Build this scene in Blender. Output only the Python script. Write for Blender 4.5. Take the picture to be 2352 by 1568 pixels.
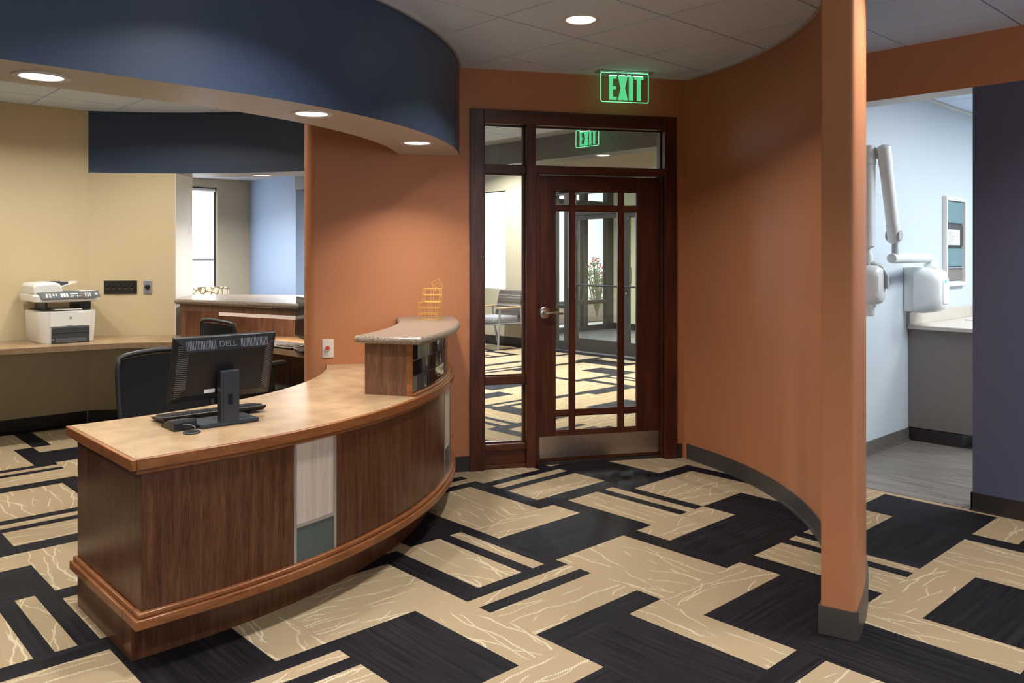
import bpy, bmesh, math, random
from mathutils import Vector, Matrix
random.seed(11)
for _o in list(bpy.data.objects): bpy.data.objects.remove(_o, do_unlink=True)
S = bpy.context.scene
COL = S.collection
PI = math.pi
def rad(a): return math.radians(a)

# ------------------------------------------------------------------ camera
EYE = 1.4355
cam_d = bpy.data.cameras.new('camera'); cam = bpy.data.objects.new('camera', cam_d); COL.objects.link(cam)
cam.location = (0, 0, EYE); cam.rotation_euler = (PI/2, 0, rad(46.93))
cam_d.sensor_width = 36.0; cam_d.lens = 28.93; cam_d.shift_y = -196.0/2352.0; cam_d.clip_start = 0.05; cam_d.clip_end = 300
S.camera = cam
# ------------------------------------------------------------------ world, exposure
W = bpy.data.worlds.new('world'); S.world = W; W.use_nodes = True
_nt = W.node_tree; _bg = _nt.nodes['Background']
_sky = _nt.nodes.new('ShaderNodeTexSky'); _sky.sky_type = 'HOSEK_WILKIE'; _sky.turbidity = 6.0; _sky.ground_albedo = 0.4
_sky.sun_direction = Vector((-0.35, 0.55, 0.76)).normalized()
_mx = _nt.nodes.new('ShaderNodeMixRGB'); _mx.inputs[0].default_value = 0.75; _mx.inputs[2].default_value = (0.95, 0.98, 1.0, 1)
_nt.links.new(_sky.outputs[0], _mx.inputs[1]); _nt.links.new(_mx.outputs[0], _bg.inputs[0]); _bg.inputs[1].default_value = 2.0
sun_d = bpy.data.lights.new('sun', 'SUN'); sun_d.energy = 2.5; sun_d.angle = rad(3.0); sun_d.color = (1.0, 0.96, 0.9)
sun = bpy.data.objects.new('sun', sun_d); COL.objects.link(sun)
sun.rotation_euler = Vector((-0.35, 0.55, 0.76)).to_track_quat('Z', 'Y').to_euler(); sun.location = (-15, 20, 12)
P_MAIN, P_SOFFIT, P_NOOK, P_WAIT, P_EXAM = 17.5, 8.0, 14.0, 100.0, 50.0     # watts of the lamps
S.view_settings.view_transform = 'Standard'; S.view_settings.look = 'None'
S.view_settings.exposure = 0.2; S.view_settings.gamma = 1.0; S.view_settings.use_curve_mapping = False

# ------------------------------------------------------------------ materials
MAT = {}
def newmat(name):
    m = bpy.data.materials.new(name); m.use_nodes = True; nt = m.node_tree
    return m, nt, nt.nodes['Principled BSDF']
def N(nt, t, **kw):
    n = nt.nodes.new(t)
    for k, v in kw.items():
        if k in n.inputs: n.inputs[k].default_value = v
        else: setattr(n, k, v)
    return n
def coords(nt, scale=(1, 1, 1), rnd=False, kind='Object'):
    tc = N(nt, 'ShaderNodeTexCoord'); mp = N(nt, 'ShaderNodeMapping'); mp.inputs['Scale'].default_value = scale
    nt.links.new(tc.outputs[kind], mp.inputs['Vector'])
    if rnd:
        oi = N(nt, 'ShaderNodeObjectInfo'); cx = N(nt, 'ShaderNodeCombineXYZ'); ml = N(nt, 'ShaderNodeMath', operation='MULTIPLY'); ml.inputs[1].default_value = 57.0
        nt.links.new(oi.outputs['Random'], ml.inputs[0]); nt.links.new(ml.outputs[0], cx.inputs[0]); nt.links.new(ml.outputs[0], cx.inputs[1])
        nt.links.new(cx.outputs[0], mp.inputs['Location'])
    return mp.outputs[0]
def ramp(nt, fac, stops):
    r = N(nt, 'ShaderNodeValToRGB'); e = r.color_ramp.elements
    while len(e) < len(stops): e.new(0.5)
    for k, (p, c) in enumerate(stops): e[k].position = p; e[k].color = (*c, 1)
    nt.links.new(fac, r.inputs[0]); return r.outputs[0]
def bump(nt, b, h, strength=0.1, dist=0.002):
    n = N(nt, 'ShaderNodeBump'); n.inputs['Strength'].default_value = strength; n.inputs['Distance'].default_value = dist
    nt.links.new(h, n.inputs['Height']); nt.links.new(n.outputs[0], b.inputs['Normal'])
def plain(name, col, rough=0.5, metal=0.0, spec=0.5, noise=0.0, nscale=60.0, bmp=0.0, coat=0.0):
    m, nt, b = newmat(name)
    b.inputs['Base Color'].default_value = (*col, 1); b.inputs['Roughness'].default_value = rough
    b.inputs['Metallic'].default_value = metal; b.inputs['Specular IOR Level'].default_value = spec; b.inputs['Coat Weight'].default_value = coat
    if noise or bmp:
        v = coords(nt); t = N(nt, 'ShaderNodeTexNoise'); t.inputs['Scale'].default_value = nscale; t.inputs['Detail'].default_value = 4
        nt.links.new(v, t.inputs['Vector'])
        if noise:
            c = ramp(nt, t.outputs[0], [(0.3, tuple(x*(1-noise) for x in col)), (0.7, tuple(min(1, x*(1+noise)) for x in col))])
            nt.links.new(c, b.inputs['Base Color'])
        if bmp: bump(nt, b, t.outputs[0], bmp, 0.001)
    MAT[name] = m; return m
def paint(name, col, rough=0.45, spec=0.4): return plain(name, col, rough, 0, spec, 0.03, 220.0, 0.08)
def emit(name, col, st):
    m, nt, b = newmat(name); b.inputs['Base Color'].default_value = (*col, 1); b.inputs['Emission Color'].default_value = (*col, 1); b.inputs['Emission Strength'].default_value = st
    b.inputs['Roughness'].default_value = 0.4; MAT[name] = m; return m
def wood(name, cols, scale=(22, 22, 1.1), rough=0.32, fine=6.0, dist=0.8, rnd=True, spec=0.5):
    m, nt, b = newmat(name); v = coords(nt, scale, rnd)
    t = N(nt, 'ShaderNodeTexNoise'); t.inputs['Scale'].default_value = 1.0; t.inputs['Detail'].default_value = 7; t.inputs['Roughness'].default_value = 0.62; t.inputs['Distortion'].default_value = dist
    nt.links.new(v, t.inputs['Vector'])
    v2 = coords(nt, tuple(s*fine for s in scale), rnd); t2 = N(nt, 'ShaderNodeTexNoise'); t2.inputs['Scale'].default_value = 1.0; t2.inputs['Detail'].default_value = 3
    nt.links.new(v2, t2.inputs['Vector'])
    mx = N(nt, 'ShaderNodeMath', operation='MULTIPLY_ADD'); mx.inputs[1].default_value = 0.35; nt.links.new(t2.outputs[0], mx.inputs[0])
    ml = N(nt, 'ShaderNodeMath', operation='MULTIPLY'); ml.inputs[1].default_value = 0.65; nt.links.new(t.outputs[0], ml.inputs[0]); nt.links.new(ml.outputs[0], mx.inputs[2])
    n = len(cols); c = ramp(nt, mx.outputs[0], [(0.34 + 0.32*k/(n-1), cols[k]) for k in range(n)])
    nt.links.new(c, b.inputs['Base Color']); b.inputs['Roughness'].default_value = rough; b.inputs['Specular IOR Level'].default_value = spec
    bump(nt, b, mx.outputs[0], 0.05, 0.001); MAT[name] = m; return m

paint('orange', (0.48, 0.192, 0.088), 0.42, 0.35)
paint('navy', (0.045, 0.068, 0.125), 0.40)
paint('slate', (0.085, 0.095, 0.155), 0.42)
paint('beige', (0.66, 0.54, 0.33), 0.5)
paint('tan', (0.50, 0.42, 0.30), 0.5)
paint('offwhite', (0.72, 0.70, 0.66), 0.5)
paint('soffit_grey', (0.50, 0.47, 0.45), 0.42)
paint('beam_grey', (0.20, 0.195, 0.19), 0.5)
paint('sky_blue', (0.60, 0.67, 0.72), 0.5)
paint('waiting_blue', (0.28, 0.36, 0.52), 0.45)
plain('base_rubber', (0.030, 0.025, 0.023), 0.38, 0, 0.5)
plain('base_grey', (0.065, 0.056, 0.050), 0.4, 0, 0.5)
plain('base_exam', (0.14, 0.125, 0.11), 0.4, 0, 0.5)
wood('walnut', [(0.036, 0.012, 0.007), (0.072, 0.025, 0.0115), (0.110, 0.042, 0.018), (0.158, 0.065, 0.028)], (38, 38, 3.0), 0.28)
wood('walnut_light', [(0.08, 0.034, 0.019), (0.145, 0.066, 0.036), (0.22, 0.108, 0.058)], (34, 34, 3.0), 0.33)
wood('cherry', [(0.16, 0.050, 0.016), (0.235, 0.082, 0.026), (0.29, 0.112, 0.038)], (5, 5, 22), 0.28, 3.0, 1.6)
wood('mahogany', [(0.030, 0.0065, 0.0035), (0.062, 0.014, 0.0065), (0.105, 0.027, 0.011)], (14, 14, 1.2), 0.30, 4.0)
wood('mahogany_h', [(0.035, 0.008, 0.004), (0.072, 0.018, 0.008), (0.12, 0.034, 0.014)], (1.2, 14, 14), 0.30, 4.0)
wood('ash', [(0.42, 0.345, 0.285), (0.53, 0.445, 0.37), (0.62, 0.53, 0.445)], (45, 45, 1.6), 0.4)
plain('grey_green', (0.075, 0.098, 0.098), 0.4, 0, 0.5, 0.08, 90)
plain('alu', (0.55, 0.56, 0.60), 0.32, 0.85)
plain('steel', (0.50, 0.46, 0.43), 0.30, 1.0, 0.5, 0.05, 30)
plain('nickel', (0.55, 0.52, 0.48), 0.25, 1.0)
plain('chrome_grey', (0.62, 0.64, 0.66), 0.22, 0.9)
plain('laminate', (0.36, 0.24, 0.135), 0.27, 0, 0.5, 0.16, 9.0)
plain('laminate_dark', (0.30, 0.19, 0.105), 0.3, 0, 0.5, 0.16, 30.0)
plain('black_plastic', (0.008, 0.0085, 0.011), 0.42, 0, 0.4)
plain('navy_plastic', (0.022, 0.026, 0.036), 0.36, 0, 0.5)
plain('screen', (0.012, 0.012, 0.013), 0.16, 0, 0.5)
plain('vent_grey', (0.12, 0.125, 0.145), 0.4)
plain('key_grey', (0.035, 0.036, 0.042), 0.3)
plain('chair_fabric', (0.010, 0.0098, 0.0098), 0.8, 0, 0.2, 0.2, 300, 0.3)
plain('chair_frame', (0.016, 0.018, 0.021), 0.42)
plain('print_white', (0.72, 0.70, 0.64), 0.35, 0, 0.5)
plain('print_light', (0.80, 0.79, 0.76), 0.35, 0, 0.5)
plain('print_dark', (0.045, 0.05, 0.058), 0.4)
plain('print_panel', (0.10, 0.105, 0.11), 0.35)
plain('paper', (0.82, 0.84, 0.86), 0.6)
plain('teal_btn', (0.02, 0.28, 0.32), 0.4)
plain('red_btn', (0.65, 0.035, 0.03), 0.3)
plain('pink_btn', (0.7, 0.25, 0.22), 0.4)
plain('switch_black', (0.016, 0.012, 0.011), 0.35)
plain('plate_grey', (0.42, 0.42, 0.44), 0.35, 0.5)
plain('plate_ivory', (0.68, 0.64, 0.55), 0.35)
plain('gold', (0.90, 0.56, 0.14), 0.38, 0.7)
plain('xray_white', (0.80, 0.84, 0.84), 0.3, 0, 0.5)
plain('xray_grey', (0.42, 0.46, 0.46), 0.35)
plain('cabinet_grey', (0.22, 0.195, 0.175), 0.4, 0, 0.5, 0.03, 20)
plain('counter_cream', (0.62, 0.56, 0.48), 0.35, 0, 0.5, 0.04, 60)
plain('niche_teal', (0.14, 0.26, 0.29), 0.35)
plain('niche_dark', (0.04, 0.05, 0.055), 0.4)
plain('bronze', (0.045, 0.042, 0.040), 0.4, 0.3)
plain('concrete', (0.62, 0.61, 0.58), 0.85, 0, 0.3, 0.06, 12)
plain('mulch', (0.16, 0.10, 0.075), 0.95, 0, 0.2, 0.5, 25)
plain('leaf', (0.16, 0.24, 0.09), 0.6, 0, 0.3, 0.3, 9)
plain('grass_blade', (0.30, 0.36, 0.17), 0.6, 0, 0.3, 0.3, 9)
plain('petal', (0.80, 0.06, 0.16), 0.6)
plain('plaster', (0.62, 0.60, 0.42), 0.7)
plain('vest_floor', (0.12, 0.12, 0.13), 0.35, 0, 0.5, 0.15, 5)
plain('arm_wood', (0.55, 0.36, 0.17), 0.4)
plain('lamp_cone', (0.85, 0.85, 0.88), 0.18, 1.0)
plain('lamp_trim', (0.70, 0.68, 0.65), 0.4)
emit('lamp_lens', (1.0, 0.93, 0.72), 6.0)
emit('lamp_lens_soft', (1.0, 0.97, 0.94), 1.1)
emit('exit_green', (0.09, 0.52, 0.23), 0.95)
emit('exit_edge', (0.22, 1.0, 0.45), 1.3)
emit('exit_hot', (0.75, 1.0, 0.85), 2.5)
emit('green_led', (0.0, 0.45, 0.32), 0.8)
emit('shade_lit', (0.82, 0.92, 1.0), 4.6)  # shade glows by itself, standing in for daylight through the cloth
emit('light_bar', (1.0, 0.80, 0.68), 0.45)
emit('troffer_lens', (0.92, 0.97, 1.0), 3.0)

def _granite():
    m, nt, b = newmat('granite'); v = coords(nt)
    t = N(nt, 'ShaderNodeTexNoise'); t.inputs['Scale'].default_value = 130; t.inputs['Detail'].default_value = 5; t.inputs['Roughness'].default_value = 0.75; nt.links.new(v, t.inputs['Vector'])
    c = ramp(nt, t.outputs[0], [(0.36, (0.045, 0.034, 0.028)), (0.47, (0.20, 0.155, 0.12)), (0.56, (0.27, 0.21, 0.165)), (0.68, (0.42, 0.36, 0.30))])
    nt.links.new(c, b.inputs['Base Color']); b.inputs['Roughness'].default_value = 0.28; MAT['granite'] = m
_granite()
def _ceil(name, col):
    m, nt, b = newmat(name); v = coords(nt)
    t = N(nt, 'ShaderNodeTexNoise'); t.inputs['Scale'].default_value = 130; t.inputs['Detail'].default_value = 6; nt.links.new(v, t.inputs['Vector'])
    c = ramp(nt, t.outputs[0], [(0.30, tuple(x*0.86 for x in col)), (0.42, col), (0.8, tuple(min(1, x*1.05) for x in col))])
    nt.links.new(c, b.inputs['Base Color']); b.inputs['Roughness'].default_value = 0.95; b.inputs['Specular IOR Level'].default_value = 0.1
    bump(nt, b, t.outputs[0], 0.25, 0.002); MAT[name] = m
_ceil('ceil_tile', (0.69, 0.80, 0.96))
plain('ceil_tee', (0.45, 0.46, 0.49), 0.5)
def _carpets():
    # pale cut-pile ground with stitched pale branch lines
    m, nt, b = newmat('carpet_beige')
    def twig(ang, freq, width, warp, mscale, thr, off):
        mp = N(nt, 'ShaderNodeMapping'); mp.inputs['Rotation'].default_value = (0, 0, rad(ang)); tc = N(nt, 'ShaderNodeTexCoord'); nt.links.new(tc.outputs['Object'], mp.inputs['Vector'])
        oi = N(nt, 'ShaderNodeObjectInfo'); mo = N(nt, 'ShaderNodeMath', operation='MULTIPLY_ADD'); mo.inputs[1].default_value = 31.0; mo.inputs[2].default_value = off; nt.links.new(oi.outputs['Random'], mo.inputs[0])
        ad = N(nt, 'ShaderNodeVectorMath', operation='ADD'); nt.links.new(mp.outputs[0], ad.inputs[0]); nt.links.new(mo.outputs[0], ad.inputs[1])
        wn_ = N(nt, 'ShaderNodeTexNoise'); wn_.inputs['Scale'].default_value = 5.0; wn_.inputs['Detail'].default_value = 2.0; nt.links.new(ad.outputs[0], wn_.inputs['Vector'])
        sp = N(nt, 'ShaderNodeSeparateXYZ'); nt.links.new(ad.outputs[0], sp.inputs[0])
        ws = N(nt, 'ShaderNodeMath', operation='MULTIPLY_ADD'); ws.inputs[1].default_value = warp; nt.links.new(wn_.outputs[0], ws.inputs[0]); nt.links.new(sp.outputs[0], ws.inputs[2])
        fq = N(nt, 'ShaderNodeMath', operation='MULTIPLY'); fq.inputs[1].default_value = freq; nt.links.new(ws.outputs[0], fq.inputs[0])
        fr = N(nt, 'ShaderNodeMath', operation='FRACT'); nt.links.new(fq.outputs[0], fr.inputs[0])
        sb_ = N(nt, 'ShaderNodeMath', operation='SUBTRACT'); sb_.inputs[1].default_value = 0.5; nt.links.new(fr.outputs[0], sb_.inputs[0])
        ab = N(nt, 'ShaderNodeMath', operation='ABSOLUTE'); nt.links.new(sb_.outputs[0], ab.inputs[0])
        ln = N(nt, 'ShaderNodeMapRange'); ln.inputs['From Min'].default_value = width*freq/2; ln.inputs['From Max'].default_value = width*freq/2*0.6; nt.links.new(ab.outputs[0], ln.inputs['Value'])
        m2 = N(nt, 'ShaderNodeVectorMath', operation='MULTIPLY'); m2.inputs[1].default_value = mscale; nt.links.new(ad.outputs[0], m2.inputs[0])
        mn = N(nt, 'ShaderNodeTexNoise'); mn.inputs['Scale'].default_value = 1.0; mn.inputs['Detail'].default_value = 1.0; nt.links.new(m2.outputs[0], mn.inputs['Vector'])
        mr = N(nt, 'ShaderNodeMapRange'); mr.inputs['From Min'].default_value = thr; mr.inputs['From Max'].default_value = thr+.03; nt.links.new(mn.outputs[0], mr.inputs['Value'])
        ml = N(nt, 'ShaderNodeMath', operation='MULTIPLY'); nt.links.new(ln.outputs[0], ml.inputs[0]); nt.links.new(mr.outputs[0], ml.inputs[1]); return ml.outputs[0]
    tw_ = [twig(0, 11.0, .011, .10, (10, 1.6, 1), .50, 3.0), twig(17, 8.0, .009, .10, (9, 2.4, 1), .54, 11.0), twig(-21, 9.0, .008, .09, (10, 2.8, 1), .55, 19.0), twig(7, 16.0, .007, .08, (12, 2.0, 1), .55, 27.0)]
    cur = tw_[0]
    for q_ in tw_[1:]:
        mxm = N(nt, 'ShaderNodeMath', operation='MAXIMUM'); nt.links.new(cur, mxm.inputs[0]); nt.links.new(q_, mxm.inputs[1]); cur = mxm.outputs[0]
    mk = mxm
    hv = coords(nt, (1, 1, 1)); wv = N(nt, 'ShaderNodeTexWave', wave_type='BANDS', bands_direction='DIAGONAL'); wv.inputs['Scale'].default_value = 55; nt.links.new(hv, wv.inputs['Vector'])
    wr = N(nt, 'ShaderNodeMapRange'); wr.inputs['From Min'].default_value = 0.15; wr.inputs['From Max'].default_value = 0.6; wr.inputs['To Min'].default_value = 0.35; nt.links.new(wv.outputs[1], wr.inputs['Value'])
    mk2 = N(nt, 'ShaderNodeMath', operation='MULTIPLY'); nt.links.new(mk.outputs[0], mk2.inputs[0]); nt.links.new(wr.outputs[0], mk2.inputs[1])
    fv = coords(nt, (1, 1, 1)); ft = N(nt, 'ShaderNodeTexNoise'); ft.inputs['Scale'].default_value = 420; ft.inputs['Detail'].default_value = 2; nt.links.new(fv, ft.inputs['Vector'])
    base = ramp(nt, ft.outputs[0], [(0.25, (0.26, 0.19, 0.115)), (0.5, (0.34, 0.255, 0.155)), (0.75, (0.40, 0.305, 0.19))])
    mc = N(nt, 'ShaderNodeMixRGB'); mc.inputs[2].default_value = (0.54, 0.47, 0.33, 1); nt.links.new(mk2.outputs[0], mc.inputs[0]); nt.links.new(base, mc.inputs[1])
    nt.links.new(mc.outputs[0], b.inputs['Base Color']); b.inputs['Roughness'].default_value = 0.95; b.inputs['Specular IOR Level'].default_value = 0.08
    bump(nt, b, ft.outputs[0], 0.5, 0.003); MAT['carpet_beige'] = m
    m, nt, b = newmat('carpet_dark')
    v = coords(nt, (60, 2.0, 1), True); t = N(nt, 'ShaderNodeTexNoise'); t.inputs['Scale'].default_value = 1.0; t.inputs['Detail'].default_value = 5; nt.links.new(v, t.inputs['Vector'])
    c = ramp(nt, t.outputs[0], [(0.36, (0.004, 0.0033, 0.0045)), (0.55, (0.010, 0.0085, 0.0108)), (0.75, (0.019, 0.016, 0.019))])
    nt.links.new(c, b.inputs['Base Color']); b.inputs['Roughness'].default_value = 0.68; b.inputs['Specular IOR Level'].default_value = 0.13
    ft = N(nt, 'ShaderNodeTexNoise'); ft.inputs['Scale'].default_value = 420; nt.links.new(coords(nt), ft.inputs['Vector']); bump(nt, b, ft.outputs[0], 0.5, 0.003); MAT['carpet_dark'] = m
_carpets()
wood('lvt', [(0.085, 0.072, 0.06), (0.16, 0.14, 0.12), (0.24, 0.215, 0.185)], (2.2, 34, 1), 0.45, 3.0, 0.6)
def _mosaic():
    m, nt, b = newmat('mosaic_glass'); oi = N(nt, 'ShaderNodeObjectInfo')
    r = N(nt, 'ShaderNodeValToRGB'); r.color_ramp.interpolation = 'CONSTANT'; e = r.color_ramp.elements
    cs = [(0.020, 0.012, 0.012), (0.010, 0.011, 0.014), (0.045, 0.045, 0.043), (0.016, 0.020, 0.032), (0.030, 0.018, 0.018), (0.16, 0.145, 0.115), (0.022, 0.022, 0.024), (0.055, 0.05, 0.055), (0.012, 0.010, 0.012), (0.10, 0.09, 0.08)]
    while len(e) < len(cs): e.new(0.5)
    for k, c in enumerate(cs): e[k].position = k/len(cs); e[k].color = (*c, 1)
    nt.links.new(oi.outputs['Random'], r.inputs[0]); nt.links.new(r.outputs[0], b.inputs['Base Color']); b.inputs['Roughness'].default_value = 0.12; b.inputs['Coat Weight'].default_value = 0.5; MAT['mosaic_glass'] = m
_mosaic()
plain('grout', (0.30, 0.29, 0.29), 0.6)
def _glass():
    m = bpy.data.materials.new('glass'); m.use_nodes = True; nt = m.node_tree; nt.nodes.clear()
    out = N(nt, 'ShaderNodeOutputMaterial'); mx = N(nt, 'ShaderNodeMixShader'); tr = N(nt, 'ShaderNodeBsdfTransparent'); gl = N(nt, 'ShaderNodeBsdfGlossy'); fr = N(nt, 'ShaderNodeFresnel')
    tr.inputs[0].default_value = (0.95, 0.97, 0.96, 1); gl.inputs['Roughness'].default_value = 0.01; fr.inputs[0].default_value = 1.30
    nt.links.new(fr.outputs[0], mx.inputs[0]); nt.links.new(tr.outputs[0], mx.inputs[1]); nt.links.new(gl.outputs[0], mx.inputs[2]); nt.links.new(mx.outputs[0], out.inputs[0]); MAT['glass'] = m
_glass()
def _voronoi_fabric():
    m, nt, b = newmat('leaf_fabric'); v = coords(nt, (1, 1, 1)); t = N(nt, 'ShaderNodeTexVoronoi', feature='DISTANCE_TO_EDGE'); t.inputs['Scale'].default_value = 11; nt.links.new(v, t.inputs['Vector'])
    c = ramp(nt, t.outputs[0], [(0.05, (0.15, 0.10, 0.06)), (0.09, (0.58, 0.50, 0.35))]); nt.links.new(c, b.inputs['Base Color']); b.inputs['Roughness'].default_value = 0.85; MAT['leaf_fabric'] = m
    m, nt, b = newmat('stripe_fabric'); v = coords(nt, (1, 1, 34)); t = N(nt, 'ShaderNodeTexNoise'); t.inputs['Scale'].default_value = 0.6; t.inputs['Detail'].default_value = 2
    sp = N(nt, 'ShaderNodeSeparateXYZ'); nt.links.new(v, sp.inputs[0]); cb = N(nt, 'ShaderNodeCombineXYZ'); nt.links.new(sp.outputs[2], cb.inputs[2]); nt.links.new(cb.outputs[0], t.inputs['Vector'])
    c = ramp(nt, t.outputs[0], [(0.40, (0.060, 0.045, 0.038)), (0.55, (0.10, 0.08, 0.068)), (0.60, (0.34, 0.30, 0.26)), (0.64, (0.09, 0.07, 0.06))]); nt.links.new(c, b.inputs['Base Color']); b.inputs['Roughness'].default_value = 0.85; MAT['stripe_fabric'] = m
_voronoi_fabric()
plain('seat_grey', (0.26, 0.25, 0.26), 0.8, 0, 0.3, 0.1, 80)

# ------------------------------------------------------------------ mesh helpers
class MB:
    def __init__(s): s.v = []; s.f = []; s.m = []
    def add(s, vs, fs, mi=0, M=None):
        o = len(s.v)
        s.v += [tuple(M @ Vector(p)) if M else tuple(p) for p in vs]
        for k, f in enumerate(fs): s.f.append([i+o for i in f]); s.m.append(mi[k] if isinstance(mi, (list, tuple)) else mi)
        return s
    def box(s, x0, x1, y0, y1, z0, z1, mi=0, M=None):
        vs = [(x0, y0, z0), (x1, y0, z0), (x1, y1, z0), (x0, y1, z0), (x0, y0, z1), (x1, y0, z1), (x1, y1, z1), (x0, y1, z1)]
        return s.add(vs, [(3, 2, 1, 0), (4, 5, 6, 7), (0, 1, 5, 4), (1, 2, 6, 5), (2, 3, 7, 6), (3, 0, 4, 7)], mi, M)
    def prism(s, poly, z0, z1, mi=0, top=None, bot=None, M=None):
        n = len(poly); vs = [(x, y, z0) for x, y in poly] + [(x, y, z1) for x, y in poly]
        fs = [tuple(range(n-1, -1, -1)), tuple(range(n, 2*n))] + [(i, (i+1) % n, n+(i+1) % n, n+i) for i in range(n)]
        return s.add(vs, fs, [mi if bot is None else bot, mi if top is None else top] + [mi]*n, M)
    def strip(s, inner, outer, z0, z1, mi=0, top=None, bot=None, ins=None):
        # wall between two equally long plan polylines (inner, outer)
        n = len(inner); top = mi if top is None else top; bot = mi if bot is None else bot; ins = mi if ins is None else ins
        vs = [(x, y, z) for pl in (inner, outer) for z in (z0, z1) for x, y in pl]
        a, b, c, d = 0, n, 2*n, 3*n      # inner z0, inner z1, outer z0, outer z1
        fs = []; ms = []
        for i in range(n-1):
            j = i+1
            fs += [(a+i, a+j, b+j, b+i), (c+j, c+i, d+i, d+j), (b+i, b+j, d+j, d+i), (a+j, a+i, c+i, c+j)]; ms += [ins, mi, top, bot]
        fs += [(a, b, d, c), (a+n-1, c+n-1, d+n-1, b+n-1)]; ms += [mi, mi]
        return s.add(vs, fs, ms)
    def tube(s, pts, r, seg=8, mi=0, closed=False, M=None):
        pts = [Vector(p) for p in pts]; n = len(pts); vs = []; up = Vector((0, 0, 1)); ref = None
        for i, p in enumerate(pts):
            if closed: t = pts[(i+1) % n]-pts[i-1]
            else: t = pts[min(i+1, n-1)]-pts[max(i-1, 0)]
            t.normalize()
            if ref is None: ref = up if abs(t.dot(up)) < 0.9 else Vector((1, 0, 0))
            a = (ref - t*ref.dot(t)); 
            if a.length < 1e-5: a = Vector((1, 0, 0)) - t*t.x
            a.normalize(); ref = a; b = t.cross(a)
            rr = r[i] if isinstance(r, (list, tuple)) else r
            vs += [tuple(p + (a*math.cos(2*PI*k/seg)+b*math.sin(2*PI*k/seg))*rr) for k in range(seg)]
        fs = []; m = n if closed else n-1
        for i in range(m):
            j = (i+1) % n
            for k in range(seg):
                l = (k+1) % seg; fs.append((i*seg+k, i*seg+l, j*seg+l, j*seg+k))
        if not closed: fs += [tuple(range(seg-1, -1, -1)), tuple(range((n-1)*seg, n*seg))]
        return s.add(vs, fs, mi, M)
    def lathe(s, prof, seg=24, c=(0, 0, 0), mi=0, M=None, caps=True):
        vs = []; fs = []
        for r, z in prof:
            vs += [(c[0]+r*math.cos(2*PI*k/seg), c[1]+r*math.sin(2*PI*k/seg), c[2]+z) for k in range(seg)]
        for i in range(len(prof)-1):
            for k in range(seg):
                l = (k+1) % seg; fs.append((i*seg+k, i*seg+l, (i+1)*seg+l, (i+1)*seg+k))
        if caps: fs += [tuple(range(seg-1, -1, -1)), tuple(range((len(prof)-1)*seg, len(prof)*seg))]
        return s.add(vs, fs, mi, M)
    def loft(s, rings, mi=0, caps=True, M=None):
        n = len(rings[0]); vs = [p for r in rings for p in r]; fs = []
        for i in range(len(rings)-1):
            for k in range(n): l = (k+1) % n; fs.append((i*n+k, i*n+l, (i+1)*n+l, (i+1)*n+k))
        if caps: fs += [tuple(range(n-1, -1, -1)), tuple(range((len(rings)-1)*n, len(rings)*n))]
        return s.add(vs, fs, mi, M)
    def mesh(s, name, mats, smooth=None):
        me = bpy.data.meshes.new(name); me.from_pydata(s.v, [], s.f)
        for x in (mats if isinstance(mats, (list, tuple)) else [mats]): me.materials.append(MAT[x])
        for p, k in zip(me.polygons, s.m): p.material_index = k
        bm = bmesh.new(); bm.from_mesh(me); bmesh.ops.recalc_face_normals(bm, faces=bm.faces); bm.to_mesh(me); bm.free()
        if smooth:
            for p in me.polygons: p.use_smooth = True
            me.set_sharp_from_angle(angle=rad(smooth))
        return me
    def build(s, name, mats, parent=None, smooth=None, bevel=0.0, world=False, kind=None):
        o = bpy.data.objects.new(name, s.mesh(name, mats, smooth)); COL.objects.link(o)
        if parent is not None:
            o.parent = parent
            if world: o.matrix_parent_inverse = parent_world(parent).inverted()
        if bevel:
            b = o.modifiers.new('bevel', 'BEVEL'); b.width = bevel; b.segments = 2; b.limit_method = 'ANGLE'; b.angle_limit = rad(40)
        if kind: o['kind'] = kind
        return o
def parent_world(p):
    m = p.matrix_basis.copy()
    if p.parent is not None: m = parent_world(p.parent) @ p.matrix_parent_inverse @ m
    return m
def link(name, me, parent=None, loc=None, rot=None):
    o = bpy.data.objects.new(name, me); COL.objects.link(o)
    if parent is not None: o.parent = parent
    if loc is not None: o.location = loc
    if rot is not None: o.rotation_euler = rot
    return o
def tag(o, label, cat, group=None, kind=None):
    o['label'] = label; o['category'] = cat
    if group: o['group'] = group
    if kind: o['kind'] = kind
    return o
def thing(name, label, cat, loc=(0, 0, 0), rz=0.0, group=None, kind=None):
    o = bpy.data.objects.new(name, None); COL.objects.link(o); o.location = loc; o.rotation_euler = (0, 0, rz); o.empty_display_size = 0.1
    return tag(o, label, cat, group, kind)
def copy_tree(o, parent=None):
    c = o.copy(); COL.objects.link(c)
    if parent is not None: c.parent = parent; c.matrix_parent_inverse = o.matrix_parent_inverse.copy()
    for ch in [x for x in o.children]: copy_tree(ch, c)
    return c
def arcpts(c, r, a0, a1, n): return [(c[0]+r*math.cos(rad(a0+(a1-a0)*k/n)), c[1]+r*math.sin(rad(a0+(a1-a0)*k/n))) for k in range(n+1)]
def Rz(a): return Matrix.Rotation(a, 4, 'Z')
def T(x, y, z): return Matrix.Translation((x, y, z))
def rrect(w, h, r, n=5):       # rounded rectangle, centred, in the plane
    pts = []
    for cx, cy, a in ((w/2-r, h/2-r, 0), (-w/2+r, h/2-r, 90), (-w/2+r, -h/2+r, 180), (w/2-r, -h/2+r, 270)):
        pts += [(cx+r*math.cos(rad(a+90*k/n)), cy+r*math.sin(rad(a+90*k/n))) for k in range(n+1)]
    return pts
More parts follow.
